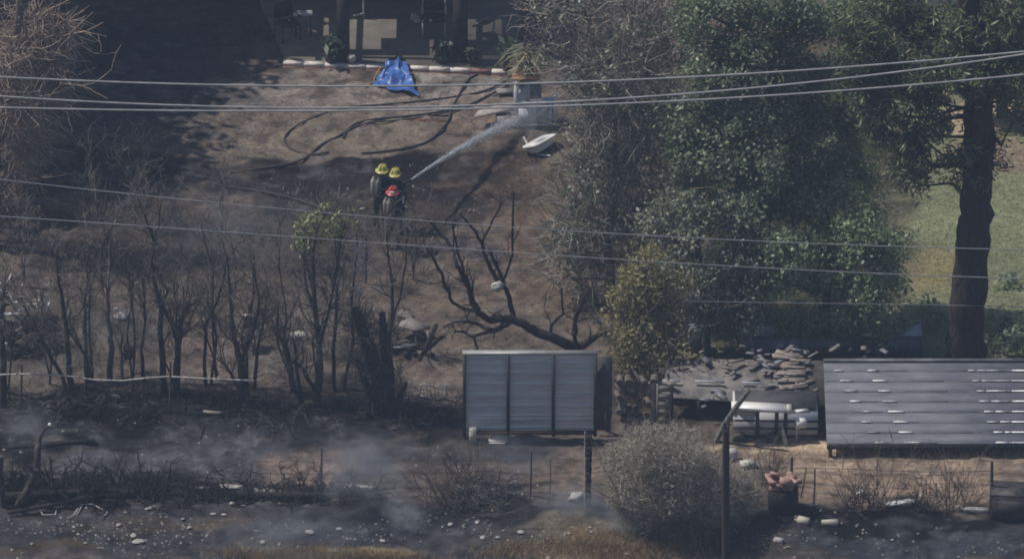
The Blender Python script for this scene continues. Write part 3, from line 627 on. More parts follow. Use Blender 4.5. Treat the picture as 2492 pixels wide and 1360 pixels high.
# ------------------------------------------------------------------ patio, kerb, pergola
PZ = 0.14
sm = MB(); q = [on(700, 163, 0), on(1262, 186, 0), on(1262, -160, 0), on(560, -160, 0)]
sm.hexa([p + [0, 0, -.1] for p in q] + [p + [0, 0, PZ - .02] for p in q])
sm.build('patio', mat('tan_concrete', (0.14, 0.125, 0.105), (0.21, 0.19, 0.16), 1.2, .9), kind='structure')
root = thing('patio_kerb', 'white and red painted brick kerb along the patio edge', 'kerb', on(960, 165))
A = on(690, 160, 0); B = on(1248, 183, 0); rng = np.random.default_rng(5)
wh = MB(); rd = MB(); nseg = 11
for k in range(nseg):
    a = A + (B - A) * (k / nseg); b2 = A + (B - A) * ((k + 1) / nseg - .002)
    a = a + [0, 0, .09 + rng.uniform(-.006, .006)]; b2 = b2 + [0, 0, .09 + rng.uniform(-.006, .006)]
    (rd if k == 9 else wh).bar(a, b2, .17, .09); rd.bar(a - [0, .02, .11], b2 - [0, .02, .11], .2, .09)
wh.build('white_bricks', mat('white_kerb_paint', (0.5, 0.45, 0.42), (0.85, 0.8, 0.76), 5, .8), root)
rd.build('red_bricks', mat('red_brick', (0.2, 0.10, 0.08), (0.3, 0.17, 0.14), 6, .9), root)
root = thing('pergola', 'dark timber pergola over the patio with two thick posts', 'pergola', on(980, 140))
for px, py, wd in ((836, 146, .36), (1121, 146, .42)):
    p = on(px, py, PZ); m = MB(); m.bar(p, p + [0, 0, 2.75], wd, .3); m.bar(p, p + [0, 0, .12], wd + .08, .38); m.build('post', mat('dark_timber', (0.03, 0.027, 0.027), (0.07, 0.062, 0.06), 5, .85), root)
m = MB(); p1 = on(520, 118, PZ) + [0, 0, 2.85]; p2 = on(1300, 138, PZ) + [0, 0, 2.85]; m.bar(p1, p2, .14, .2)
for k in range(9):
    a = p1 + (p2 - p1) * (k / 8) + [0, 0, .2]; m.bar(a - [0, .3, 0], a + [0, 7, 0], .1, .16)
m.build('beam', MATS['dark_timber'], root)
m = MB(); rt = lambda x0, y0, x1, y1: m.hexa([p + [0, 0, 3.0] for p in (on(x0, y1), on(x1, y1), on(x1, y0), on(x0, y0))] + [p + [0, 0, 3.04] for p in (on(x0, y1), on(x1, y1), on(x1, y0), on(x0, y0))])
S = (167, 20)  # where the shade of the sheet falls, in photo pixels, below and to the right of it
sun_gaps = [(764, 52, 820, 112), (862, 62, 946, 135), (946, 62, 1000, 108), (1062, 112, 1100, 150), (1150, 62, 1240, 112)]  # unseen roof sheet, its gaps shaped to throw sun patches on the patio
xs = sorted({420, 1420} | {h[0] for h in sun_gaps} | {h[2] for h in sun_gaps}); ys = sorted({-300, 152} | {h[1] for h in sun_gaps} | {h[3] for h in sun_gaps})
for x0, x1 in zip(xs[:-1], xs[1:]):
    for y0, y1 in zip(ys[:-1], ys[1:]):
        mx_, my_ = (x0 + x1) / 2, (y0 + y1) / 2
        if any(h[0] < mx_ < h[2] and h[1] < my_ < h[3] for h in sun_gaps): continue
        if y0 >= 138 : continue
        rt(x0 - S[0], y0 - S[1], x1 - S[0], y1 - S[1])
m.build('roof_sheet', MATS['dark_timber'], root)  # added unseen sheet, there only to shade the patio and leave sun patches
# things on the patio
def pot_plant(label, px, py, h, r, potm, leafm, n=60):
    p = on(px, py, PZ); root = thing('potted_plant', label, 'potted plant', p); m = MB(); m.lathe(p, [(.0, 0), (r * .6, 0), (r * .85, h * .4), (r * .7, h * .4)], 12); m.build('pot', potm, root)
    rng = np.random.default_rng(int(px)); m = MB(); P = p + np.array([0, 0, h * .45]) + rng.normal(size=(n, 3)) * [r * .5, r * .5, h * .22] + [0, 0, h * .2]
    nn = rng.normal(size=(n, 3)); nn /= np.linalg.norm(nn, axis=1)[:, None]; m.leaves(P, nn, r * .5, rng, 2.4); m.build('foliage', leafm, root)
LP = leafmat('pale_cactus_leaf', [(0.08, 0.12, 0.08), (0.2, 0.26, 0.18)])
pot_plant('pale green potted cactus left of the left pergola post', 808, 150, .75, .3, STEEL_DARK, LP, 90)
pot_plant('green potted cactus at the right end of the painted kerb', 1240, 172, .8, .28, RUST, LP, 120)
pot_plant('dark potted shrub at the foot of the right pergola post', 1078, 152, .6, .26, STEEL_DARK, L_DARK, 70)
pot_plant('dark potted plant right of the right pergola post', 1150, 155, .5, .2, STEEL_DARK, L_DARK, 50)
def vase(name, label, px, py, z, prof, m_, cat):
    m = MB(); m.lathe(on(px, py, z), prof, 14); m.build(name, m_, label=label, cat=cat, smooth=True)
vase('round_pot', 'small round white pot sitting on the painted kerb', 856, 150, .19, [(0, 0), (.09, .0), (.14, .1), (.12, .18), (.08, .22), (.06, .2), (0, .18)], WHITE_DIRTY, 'pot')
vase('jar', 'dark urn standing on the patio against the right pergola post', 1096, 148, PZ, [(0, 0), (.12, 0), (.2, .22), (.16, .42), (.1, .46), (.14, .54), (.1, .54), (0, .45)], STEEL_DARK, 'urn')
# chairs
def chair(label, px, py, rz, m_, s=1.0):
    p = on(px, py, PZ); root = thing('patio_chair', label, 'chair', p); R = np.array(Matrix.Rotation(rz, 3, 'Z'))
    def W(x, y, z): return p + R @ (np.array([x, y, z]) * s)
    for sx in (-1, 1):
        for sy in (-1, 1):
            m = MB(); m.bar(W(sx * .26, sy * .24, 0), W(sx * .26, sy * .22, .44 if sy < 0 else .98), .035); m.build('leg', m_, root)
    m = MB(); m.box(W(0, 0, .45), (.54 * s, .5 * s, .05), rz); m.build('seat', STEEL_DARK, root)
    m = MB(); m.box(W(0, .24, .76), (.5 * s, .04, .42 * s), rz); m.build('backrest', STEEL_DARK, root)
    for sx in (-1, 1):
        m = MB(); m.bar(W(sx * .28, -.25, .66), W(sx * .28, .24, .68), .04, .03); m.build('armrest', m_, root)
chair('white-framed patio chair left of the right pergola post', 1056, 88, .0, WHITE_DIRTY, 1.25)
chair('dark patio chair in the shade at the left of the patio', 700, 95, .5, STEEL_DARK, 1.1)
# table at left of patio
p = on(738, 88, PZ); root = thing('patio_table', 'small table with a bright white top edge on the left of the patio', 'table', p)
m = MB(); m.box(p + [0, 0, .72], (.55, .3, .05), .05); m.build('tabletop', WHITE, root)
for sx in (-1, 1):
    for sy in (-1, 1): m = MB(); m.bar(p + [sx * .22, sy * .1, 0], p + [sx * .22, sy * .1, .7], .04); m.build('leg', STEEL_DARK, root)
# deck chair leaning (grey slanted panel)
m = MB(); a = on(1168, 62, PZ + .2); b2 = on(1205, 40, PZ + .9); m.bar(a, b2, .5, .05); m.bar(a - [0, 0, .25], a + [.0, 0, .1], .05); m.bar(b2 - [0.1, 0, .95], b2, .05)
m.build('sun_lounger', mat('dusty_grey_fabric', (0.16, 0.16, 0.18), (0.3, 0.3, 0.33), 5), label='tilted grey sun lounger back in the pergola shade near the green tree', cat='lounger')
m = MB(); m.tube([on(703, 50, PZ), on(702, 50, PZ + .4), on(704, 50, PZ + .8)], .022, 6); m.build('garden_pole', WHITE, label='slim white pole standing behind the small patio table', cat='pole')
m = MB(); p = on(885, 45, PZ); m.tube([p, p + [0, 0, .6]], .025, 6); m.bar(p + [-.3, 0, .08], p + [.05, 0, .16], .05); m.build('garden_hoe', WHITE_DIRTY, label='pale tool with slanting head standing in the pergola shade', cat='tool')
m = MB(); rng = np.random.default_rng(8); m.rock(on(1010, 45, PZ + .12), .3, rng, 1.0, 2); m.build('paper_bag', WHITE_DIRTY, label='crumpled white bag left of the white-framed chair', cat='bag')
# dark planter wall / house behind
hp = on(950, -75); root = thing('house', 'dark rear wall of the house behind the pergola', 'house', hp)
m = MB(); a = on(480, -75); b2 = on(1300, -75); m.hexa([a, b2, b2 + [0, 4, 0], a + [0, 4, 0]] + [q + np.array([0, 0, 2.6]) for q in (a, b2, b2 + [0, 4, 0], a + [0, 4, 0])])
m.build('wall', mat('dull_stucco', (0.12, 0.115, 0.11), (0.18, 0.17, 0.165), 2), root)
m = MB(); m.box((a + b2) / 2 + [0, 1.8, 2.75], (abs(b2 - a)[0] + .8, 5, .2)); m.build('roof', STEEL_DARK, root)
for px in (700, 1000):
    m = MB(); q = on(px, -75) + [0, -.03, 1.4]; m.box(q, (1.1, .06, 1.0)); m.build('window', mat('dark_glass', (0.02, 0.025, 0.03), rough=.15), root)

# pale house glimpsed through the pine top
hp = on(2250, 70); root = thing('pale_house', 'pale wall glimpsed through the top of the pine', 'house', hp)
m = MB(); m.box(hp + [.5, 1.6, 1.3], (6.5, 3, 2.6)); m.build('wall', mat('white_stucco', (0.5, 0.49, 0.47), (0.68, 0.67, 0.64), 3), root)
m = MB(); m.box(hp + [.5, 1.6, 2.72], (7, 3.6, .24)); m.build('roof', STEEL_GREY, root)
m = MB(); m.box(hp + [1.6, .08, 1.3], (1.0, .06, .9)); m.build('window', MATS['dark_glass'], root)

# ------------------------------------------------------------------ blue tarp
rng = np.random.default_rng(22)
nu, nv = 26, 26; V = []
TL, TR = at(942, 144, on(960, 178)[1]), at(988, 146, on(960, 178)[1])
BL_, BR_ = on(906, 206, .05), on(1018, 232, .05)
for j in range(nv):
    t = j / (nv - 1)
    for i in range(nu):
        s = i / (nu - 1)
        top = TL + (TR - TL) * s; bot = BL_ + (BR_ - BL_) * s
        p = top * (1 - t) + bot * t
        sag = 0.55 * math.exp(-2.6 * t) + .02
        z0 = TL[2] * (1 - t) ** 1.25
        p = np.array([p[0], p[1], max(z0, .07)])
        p[2] += .2 * (vnoise(s * 5 + 3, t * 5, 4) - .5) * (1 - .2 * t) + .06 * math.sin(s * 13 + t * 5) * t + .1 * (vnoise(s * 11, t * 11, 6) - .5)
        p[0] += .16 * (vnoise(s * 4, t * 7, 14) - .5); p[1] += .14 * (vnoise(s * 8, t * 3, 24) - .5)
        p[2] = max(p[2], .05)
        V.append(p)
m = MB(); idx = np.arange(nu * nv).reshape(nv, nu)
m.add(V, np.stack([idx[:-1, :-1], idx[1:, :-1], idx[1:, 1:], idx[:-1, 1:]], -1).reshape(-1, 4))
o = m.build('tarpaulin', mat('blue_tarp', (0.03, 0.09, 0.34), (0.07, 0.18, 0.52), 3, .38, bump=.5, spec=.6), label='crumpled bright blue tarpaulin hanging over the painted kerb', cat='tarpaulin')
sd = o.modifiers.new('thick', 'SOLIDIFY'); sd.thickness = .015; sb = o.modifiers.new('sub', 'SUBSURF'); sb.levels = sb.render_levels = 1
m = MB(); c = (TL + TR) / 2; m.box((c[0] + .02, c[1] + .2, .17), (.5, .3, .34)); m.build('plastic_crate', STEEL_DARK, label='dark crate mostly covered by the blue tarpaulin', cat='crate')
m = MB(); m.tube([on(930, 158, .12), on(918, 178, .06), on(908, 200, .03), on(890, 212, .03)], .02, 6); m.build('rope', mat('orange_rope', (0.3, 0.16, 0.06), (0.45, 0.28, 0.12), 4), label='frayed orange rope lying beside the left edge of the tarpaulin', cat='rope')

# ------------------------------------------------------------------ hoses on the ground
def hose(label, pts, r=.035):
    r = r * .78; P = [gon(a, b2) + [0, 0, r] for a, b2 in pts]
    P = np.array(P); t = np.arange(len(P)); tt = np.linspace(0, len(P) - 1, len(P) * 6)
    # Catmull-Rom
    Q = []
    for s in tt:
        i = min(int(s), len(P) - 2); f = s - i; p0 = P[max(i - 1, 0)]; p1 = P[i]; p2 = P[i + 1]; p3 = P[min(i + 2, len(P) - 1)]
        Q.append(.5 * ((2 * p1) + (-p0 + p2) * f + (2 * p0 - 5 * p1 + 4 * p2 - p3) * f * f + (-p0 + 3 * p1 - 3 * p2 + p3) * f ** 3))
    m = MB(); m.tube(Q, r, 7); m.build('fire_hose', RUBBER, label=label, cat='hose', group='hoses snaking across the yard', smooth=True)
hose('dark hose looping left to the far end of the bare yard', [(1235, 198), (1170, 226), (1060, 244), (940, 256), (850, 264), (770, 285), (712, 315), (692, 342), (712, 366), (760, 378), (800, 372)], .035)
hose('dark hose curling round below the metal frame down the yard', [(1222, 186), (1175, 181), (1140, 196), (1118, 232), (1100, 266), (1088, 300), (1062, 330), (1030, 352), (960, 368), (880, 376)], .045)
hose('double dark hose with a shadow-like tail running diagonally toward the shaded ground', [(1238, 210), (1180, 240), (1130, 262), (1040, 280), (940, 290), (870, 302), (832, 330), (780, 356), (745, 386), (700, 402), (640, 412), (560, 424)], .045)  # lower-left tail stands in for a shadow on the ground
hose('short thick hose kinked beside the diagonal hose', [(1160, 255), (1060, 282), (960, 296), (900, 300), (850, 318), (835, 338)], .035)
hose('charged hose trailing behind the two firefighters', [(985, 470), (975, 520), (940, 560), (860, 556), (760, 500), (640, 470), (520, 452)], .04)

# ------------------------------------------------------------------ metal rack frame with the water jet landing on it
bz = gon(1300, 308); root = thing('steel_rack', 'burnt grey steel rack with panels standing under the water jet', 'rack', bz)
Yr = bz[1]; gmM = mat('bluish_steel', (0.45, 0.48, 0.54), (0.68, 0.7, 0.76), 4, .5, .0)
for (x, wd, y0, y1) in ((1256, .13, 192, 305), (1352, .1, 232, 303), (1340, .06, 236, 316), (1302, .06, 250, 300)):
    m = MB(); m.bar(at(x, y1, Yr), at(x, y0, Yr), wd, .1); m.build('post', gmM, root)
m = MB(); m.hexa([at(1262, 312, Yr), at(1304, 312, Yr), at(1304, 312, Yr) + [0, .05, 0], at(1262, 312, Yr) + [0, .05, 0], at(1262, 258, Yr - .05), at(1302, 262, Yr - .05), at(1302, 262, Yr), at(1262, 258, Yr)]); m.build('lower_panel', gmM, root)
m = MB()
for x in range(1308, 1340, 7): m.bar(at(x, 304, Yr + .1), at(x, 262, Yr + .1), .045, .03)
m.build('grille', gmM, root)
m = MB(); m.bar(at(1250, 254, Yr), at(1358, 246, Yr), .08, .1); m.bar(at(1250, 200, Yr + .05), at(1320, 202, Yr + .6), .06, .06); m.bar(at(1258, 305, Yr), at(1356, 304, Yr), .05, .06); m.bar(at(1304, 285, Yr - .05), at(1340, 255, Yr - .05), .04, .05); m.build('crossbar', gmM, root)
m = MB(); m.box(at(1288, 222, Yr + .5), (.7, .05, .5), .1); m.build('back_panel', mat('sooty_panel', (0.2, 0.23, 0.24), (0.42, 0.45, 0.47), 6), root)
m = MB(); m.bar(at(1347, 305, Yr + .1), at(1347, 240, Yr + .1), .2, .03); m.build('side_panel', gmM, root)
for (u0, v0, u1, v1) in ((1258, 300, 1350, 262), (1262, 254, 1290, 206), (1318, 256, 1352, 238)):
    m = MB(); a = at(u0, v0, Yr + .16); b2 = at(u1, v1, Yr + .16); m.box((a + b2) / 2, (abs(b2 - a)[0], .03, abs(b2 - a)[2])); m.build('rear_sheet', gmM, root)
m = MB(); c = at(1278, 182, Yr + .3); m.box(c, (.75, .7, .07), .05); m.build('shelf', mat('terracotta', (0.32, 0.14, 0.08), (0.48, 0.3, 0.2), 7), root)
# pale dry yucca on it
p = c + np.array([0.02, 0, .04]); root = thing('yucca_plant', 'pale dry spiky plant on the terracotta shelf at the tree edge', 'plant', p); rng = np.random.default_rng(33)
m = MB(); m.tube([p, p + [0, 0, .4], p + [.1, 0, .9]], [.12, .1, .06], 7); m.build('stalk', TWIG_BROWN, root)
m = MB(); k = 150; z = rng.uniform(.1, .9, k); P = p + np.stack([rng.normal(size=k) * .08, rng.normal(size=k) * .08, z], 1); dv = rng.normal(size=(k, 3)) * [.35, .35, .1] - [0.08, 0, .42]
m.strands(P, dv, .05, rng); m.build('fronds', leafmat('pale_frond', [(0.3, 0.27, 0.15), (0.55, 0.5, 0.36), (0.3, 0.34, 0.16)]), root)
# tilted board on block
m = MB(); a = on(1152, 288, .28); b2 = on(1252, 268, .42); m.hexa([a, b2, b2 + [.0, .55, 0], a + [.15, .45, 0], a + [0, 0, .05], b2 + [0, 0, .05], b2 + [0, .55, .05], a + [.15, .45, .05]])
m.build('wooden_board', mat('weathered_board', (0.3, 0.27, 0.24), (0.46, 0.43, 0.39), 5, .8), label='pale weathered board lying propped left of the steel rack', cat='board')
m = MB(); m.box(on(1226, 292, .14), (.42, .4, .28), .1); m.build('concrete_block', mat('concrete', (0.22, 0.21, 0.21), (0.34, 0.33, 0.32), 6), label='grey concrete block under the propped board', cat='block')
m = MB(); m.box(on(1225, 222, .04), (.4, .3, .05), .1); m.build('flat_slab', MATS['concrete'], label='small pale slab lying above the propped board', cat='slab')
# white tub, open and tipped
p = gon(1318, 372); root = thing('white_tub', 'white plastic tub tipped on its side below the steel rack', 'tub', p)
R = np.array(Matrix.Rotation(.95, 3, 'Z') @ Matrix.Rotation(-.35, 3, 'X'))
def W(x, y, z): return p + R @ np.array([x, y, z]) + [0.0, .1, .08]
def sel(rx, ry, z, n=20, e=.45): return [W(rx * math.copysign(abs(math.cos(t)) ** e, math.cos(t)), ry * math.copysign(abs(math.sin(t)) ** e, math.sin(t)), z) for t in np.arange(n) * 2 * math.pi / n]
n = 20; rings = [sel(.40, .17, 0), sel(.47, .22, .2), sel(.55, .29, .22), sel(.56, .3, .25), sel(.50, .23, .25), sel(.46, .19, .19), sel(.44, .17, .06)]
m = MB(); V = [v for r in rings for v in r]; m.add(V, [[a * n + t, a * n + (t + 1) % n, (a + 1) * n + (t + 1) % n, (a + 1) * n + t] for a in range(6) for t in range(n)])
for r_ in (rings[0],): m.add(r_ + [np.mean(r_, 0)], [[(t + 1) % n, t, n] for t in range(n)])
m.build('shell', mat('glossy_white', (0.8, 0.8, 0.8), (0.92, 0.92, 0.91), 3, .35), root)
m = MB(); r_ = sel(.44, .17, .065); m.add(r_ + [np.mean(r_, 0)], [[t, (t + 1) % n, n] for t in range(n)]); m.build('lining', STEEL_DARK, root)
m = MB(); m.box(W(-.3, -.02, .25), (.28, .4, .03), .95, -.35); m.build('tap_ledge', MATS['glossy_white'], root)
m = MB(); m.tube([gon(1275, 346) + [0, 0, .14], gon(1285, 362) + [0, 0, .1], gon(1296, 374) + [0, 0, .04]], .035, 6); m.tube([gon(1306, 380) + [0, 0, .05], gon(1340, 382) + [0, 0, .03]], .03, 6); m.build('leg_rail', WHITE_DIRTY, root)

# ------------------------------------------------------------------ sheet-metal wall
Ys = gon(1290, 1058)[1]; base = gon(1290, 1058)
rng = np.random.default_rng(49); root = thing('sheet_metal_wall', 'standing grey sheet-metal wall of three framed bays in the centre', 'wall', base)
cor = mat('dull_galvanised', (0.5, 0.525, 0.56), (0.72, 0.74, 0.76), 1.6, .5, .25, stretch=(.35, 1, 2.4))
XL, XR = at(1130, 950, Ys)[0], at(1449, 950, Ys)[0]; ZB, ZT = at(1290, 1050, Ys)[2], at(1290, 864, Ys)[2]
bays = [(1130, 1236), (1237, 1346), (1347, 1449)]
for (x0, x1) in bays:
    a = at(x0, 950, Ys)[0] + .03; b2 = at(x1, 950, Ys)[0] - .03; m = MB()
    nr = 110; nc = 20; zz = np.linspace(ZB, ZT, nr); q_ = (zz - ZB) / (ZT - ZB)
    yo = np.zeros(nr)
    for h_ in (.06, .17, .215, .34, .46, .5, .63, .755, .79, .9, .965): yo += -.03 * np.exp(-((q_ - h_ - rng.uniform(-.008, .008)) / .009) ** 2)
    XX, ZZ = np.meshgrid(np.linspace(a, b2, nc), zz); YY = Ys + yo[:, None] + (fbm(XX * 1.6 + a, ZZ * 2.2, 3, 7) - .5) * .09
    g_ = np.arange(nr * nc).reshape(nr, nc); FF = np.stack([g_[:-1, :-1], g_[:-1, 1:], g_[1:, 1:], g_[1:, :-1]], -1).reshape(-1, 4)
    PP = np.stack([XX.ravel(), YY.ravel(), ZZ.ravel()], 1); m.add(PP, FF); m.add(PP + [0, .012, 0], FF[:, ::-1])
    m.build('sheet_panel', cor, root)
fr = mat('dark_steel_frame', (0.035, 0.035, 0.04), (0.08, 0.078, 0.08), 4, .6, .3)
for x in (1130, 1236.5, 1346.5, 1449):
    m = MB(); xx = at(x, 950, Ys)[0]; m.box((xx, Ys - .02, (ZB + ZT) / 2 - .03), (.085, .12, ZT - ZB + .16)); m.build('upright', fr, root)
m = MB(); m.box(((XL + XR) / 2, Ys + .04, ZT + .06), (XR - XL + .1, .2, .045)); m.build('top_rail', mat('pale_steel_rail', (0.3, 0.3, 0.3), (0.42, 0.42, 0.42), 3, .5, .2), root)
m = MB(); m.box(((XL + XR) / 2 + .1, Ys - .03, ZB - .01), (XR - XL - .2, .1, .09)); m.build('bottom_rail', RUST, root)
m = MB(); c = at(1470, 965, Ys + .25); m.box((c[0], Ys + .25, (ZB + ZT) / 2 - .12), (.42, .06, ZT - ZB - .1)); m.build('side_panel', mat('sooty_steel', (0.05, 0.052, 0.06), (0.09, 0.092, 0.10), 3, .6), root)
m = MB()
for x in (1160, 1420): xx = at(x, 950, Ys)[0]; m.bar((xx, Ys + .07, ZT - .1), (xx, Ys + 1.1, .0), .07)
m.build('rear_brace', fr, root)
# bits at the foot
p = gon(1150, 1080); m = MB(); rng = np.random.default_rng(51); m.box(p + [0, 0, .22], (.17, .16, .46), .1, jit=.015, rng=rng); m.build('stub_post', WHITE_DIRTY, label='short white post at the left foot of the sheet-metal wall', cat='post')
m = MB(); p = gon(1212, 1076); m.box(p + [0, 0, .12], (.5, .3, .03), .05, .25); m.box(p + [-.02, -.12, .05], (.42, .2, .03), -.05, -.2); m.build('broken_sheet', WHITE_DIRTY, label='bent white sheet scraps at the foot of the wall', cat='scrap')
m = MB(); a = gon(1432, 1232); 
for k in range(14):
    z0 = k * .145; m.box(a + [rng.uniform(-.01, .01), 0, z0 + .07], (.15 + rng.uniform(-.02, .02), .13, .147), rng.uniform(-.08, .08), jit=.012, rng=rng)
root = thing('charred_post', 'charred black upright timber with a painted sunlit left edge before the wall', 'post', a); m.build('timber', BARK_BLACK, root)
m = MB(); m.tube([a + [-.1, -.02, 0], a + [-.095, -.02, 1.0], a + [-.1, -.02, 2.15]], .014, 5); m.build('lit_edge', WHITE_DIRTY, root)  # thin white tube stands in for sunlight on the left edge

# ------------------------------------------------------------------ stakes and rope
STK = mat('grey_stake', (0.05, 0.05, 0.055), (0.12, 0.115, 0.11), 4)
for lab, px, y1, y0, r in [('thin grey metal post between the burnt saplings holding the rope', 412, 1005, 880, .03), ('dark paired stakes standing in the smoky dirt', 780, 1225, 1090, .03), ('thin dark stake left of the charred post', 1290, 1205, 1098, .025),
                           ('thin pale stake just left of the charred post', 1337, 1215, 1118, .014), ('thin grey stake at the far left of the rope', 50, 990, 890, .03), ('dark fence post left end of the wire fence', 1980, 1228, 1140, .025),
                           ('tall dark fence post near the right edge', 2411, 1240, 1122, .045), ('dark stake behind the pink-topped drum', 1924, 1180, 1112, .04), ('leaning thin stake in the wire fence beside the drum', 1948, 1210, 1140, .02), ('charred leaning stick beneath the wall corner', 1205, 1200, 1140, .014), ('pale grey post in front of the slatted logs', 1588, 1052, 932, .075)]:
    b0 = gon(px, y1); m = MB(); tp = at(px + (3 if 'lean' not in lab else 14), y0, b0[1]); m.tube([b0 - [0, 0, .1], (b0 + tp) / 2 + [.01, 0, 0], tp], [r, r * .95, r * .85], 6)
    if 'paired' in lab: m.tube([b0 + [-.16, 0, 0], tp + [-.0, 0, -.3]], r * .6, 5)
    m.build('stake' if r < .07 else 'wooden_post', STK if r < .07 else WOOD_GREY, label=lab, cat='stake' if r < .07 else 'post')
def rope(label, pts, Yr_, r, mt, name='rope'):
    m = MB(); m.tube([at(a, b2, Yr_) for a, b2 in pts], r, 5); m.build(name, mt, label=label, cat='rope' if name == 'rope' else 'wire', smooth=True)
rope('sagging pale rope strung between the burnt saplings', [(-30, 912), (60, 910), (160, 914), (230, 924), (300, 926), (360, 919), (412, 916), (500, 921), (620, 926)], gon(412, 1000)[1], .022, WHITE_DIRTY)
Yf = gon(2000, 1232)[1]
rope('thin top wire of the fence crossing the dirt', [(1860, 1140), (1980, 1138), (2120, 1143), (2270, 1148), (2411, 1146)], Yf, .009, STK, 'fence_wire')
rope('thin lower wire of the fence near the right edge', [(2180, 1180), (2300, 1176), (2411, 1178), (2500, 1180)], Yf, .008, STK, 'fence_wire')

# ------------------------------------------------------------------ the big metal roof (right)
ZE = 0.3; eL = on(2012, 1082, ZE)           # eaves
Ye = eL[1]; rid = 2.6
x0 = eL[0]; x1 = on(2620, 1082, ZE)[0]
rng = np.random.default_rng(60)
# slope: find the top edge so that it shows at row 884
def zy(t, rise=1.35, run=3.05): return ZE + rise * t, Ye + run * t
root = thing('metal_roofed_shed', 'long open shed with a low ribbed grey metal roof at right', 'shed', (x0 + 3, Ye + 1.5, 0))
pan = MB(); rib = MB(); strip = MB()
RISE, RUN = None, None
for rise in np.linspace(.3, 2.4, 60):
    run = 3.0; P = np.array([[x0 + 1, Ye + run, ZE + rise]]); 
    if topix(P)[1][0] < 884: RISE, RUN = rise, run; break
nb = 8
for k in range(nb):
    t0, t1 = k / nb, (k + 1) / nb
    a0 = np.array([x0, Ye + RUN * t0, ZE + RISE * t0]); a1 = np.array([x0, Ye + RUN * t1, ZE + RISE * t1 ])
    bx_ = np.array([x1 - x0, 0, 0]); th = np.array([0, 0, .03])
    pan.hexa([a0, a0 + bx_, a1 + bx_, a1, a0 + th, a0 + bx_ + th, a1 + bx_ + th * .9, a1 + th * .9])
    xx = x0 + .05; dz = np.array([0, .02, .05])
    while xx < x1 - .1:
        ln = min(rng.uniform(1.2, 2.4), x1 - .05 - xx); z_ = rng.uniform(0, .01); rib.bar([xx, a0[1] + .02, a0[2] + .036 + z_ * .3], [xx + ln - .01, a0[1] + .02, a0[2] + .036 + z_ * .3], .035, .01); xx += ln
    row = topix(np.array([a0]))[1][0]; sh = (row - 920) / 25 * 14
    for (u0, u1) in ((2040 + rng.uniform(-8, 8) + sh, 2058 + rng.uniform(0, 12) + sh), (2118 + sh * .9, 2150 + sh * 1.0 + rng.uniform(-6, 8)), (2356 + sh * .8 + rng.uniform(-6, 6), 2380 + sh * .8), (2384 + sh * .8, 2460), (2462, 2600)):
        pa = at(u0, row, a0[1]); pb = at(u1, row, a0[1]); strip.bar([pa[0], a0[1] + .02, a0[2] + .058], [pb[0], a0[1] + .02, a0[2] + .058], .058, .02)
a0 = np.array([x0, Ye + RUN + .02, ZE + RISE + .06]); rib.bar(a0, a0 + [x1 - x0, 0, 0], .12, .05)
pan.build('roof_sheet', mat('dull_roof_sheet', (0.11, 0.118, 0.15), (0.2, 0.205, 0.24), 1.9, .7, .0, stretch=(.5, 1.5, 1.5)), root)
strip.build('painted_glint', mat('sun_glint_metal', (0.22, 0.23, 0.26), (0.95, 0.95, 0.96), 1.6, .4, lo=.38, hi=.56), root)  # pale bars stand in for sun glints along the ribs
rib.build('roof_rib', mat('dull_rib', (0.08, 0.085, 0.1), (0.2, 0.21, 0.24), 2, .6) if True else mat('sunlit_rib', (0.16, 0.17, 0.2), (0.92, 0.92, 0.93), .6, .35, .0, stretch=(1, .6, .6), lo=.36, hi=.46), root)
m = MB(); m.bar([x0, Ye - .02, ZE - .06], [x1, Ye - .02, ZE - .06], .06, .1); m.build('fascia', BLACK, root)
for k in range(6):
    xx = x0 + .1 + k * 1.35; 
    for yy, zt in ((Ye + .05, ZE - .01), (Ye + RUN - .08, ZE + RISE - .07)): m = MB(); m.bar([xx, yy, -.1], [xx, yy, zt], .09); m.build('post', STEEL_DARK, root)
m = MB(); m.hexa([[x0, Ye + RUN - .03, 0], [x1, Ye + RUN - .03, 0], [x1, Ye + RUN, 0], [x0, Ye + RUN, 0], [x0, Ye + RUN - .03, ZE - .05 + RISE], [x1, Ye + RUN - .03, ZE - .05 + RISE], [x1, Ye + RUN, ZE - .05 + RISE], [x0, Ye + RUN, ZE - .05 + RISE]]); m.build('back_wall', STEEL_DARK, root)

# collapsed flat roof left of it
def slab(name, label, cat, quad, z0, z1, th, mt, root=None):
    a, b2, c, d = quad; P = [on(*a, z0), on(*b2, z0), on(*c, z1), on(*d, z1)]; m = MB(); m.hexa(P + [p + [0, 0, th] for p in P]); return m.build(name, mt, root, label=label, cat=cat)
root = thing('collapsed_shed', 'burnt low shed with a sagging soot-grey roof left of the long metal roof', 'shed', on(1790, 990))
sr = mat('sooty_roofing', (0.1, 0.1, 0.105), (0.26, 0.235, 0.215), 2.6, .85, bump=.3)
slab('roof', None, None, [(1605, 968), (2009, 990), (2009, 882), (1630, 876)], .55, .95, .05, sr, root)
m = MB(); 
for (px0, px1, py) in ((1612, 1655, 925), (1690, 1760, 927), (1805, 1860, 930)): m.bar(on(px0, py, .84), on(px1, py + 2, .84), .07, .03)
m.build('roof_batten', mat('bluish_pale_steel', (0.3, 0.32, 0.38), (0.42, 0.44, 0.5), 4), root)
for px in (1625, 1700, 1780, 1860, 1985): m = MB(); p = on(px, 975, .55); m.bar([p[0], p[1] + .1, 0], p + [0, .1, 0], .08); m.build('post', STEEL_DARK, root)
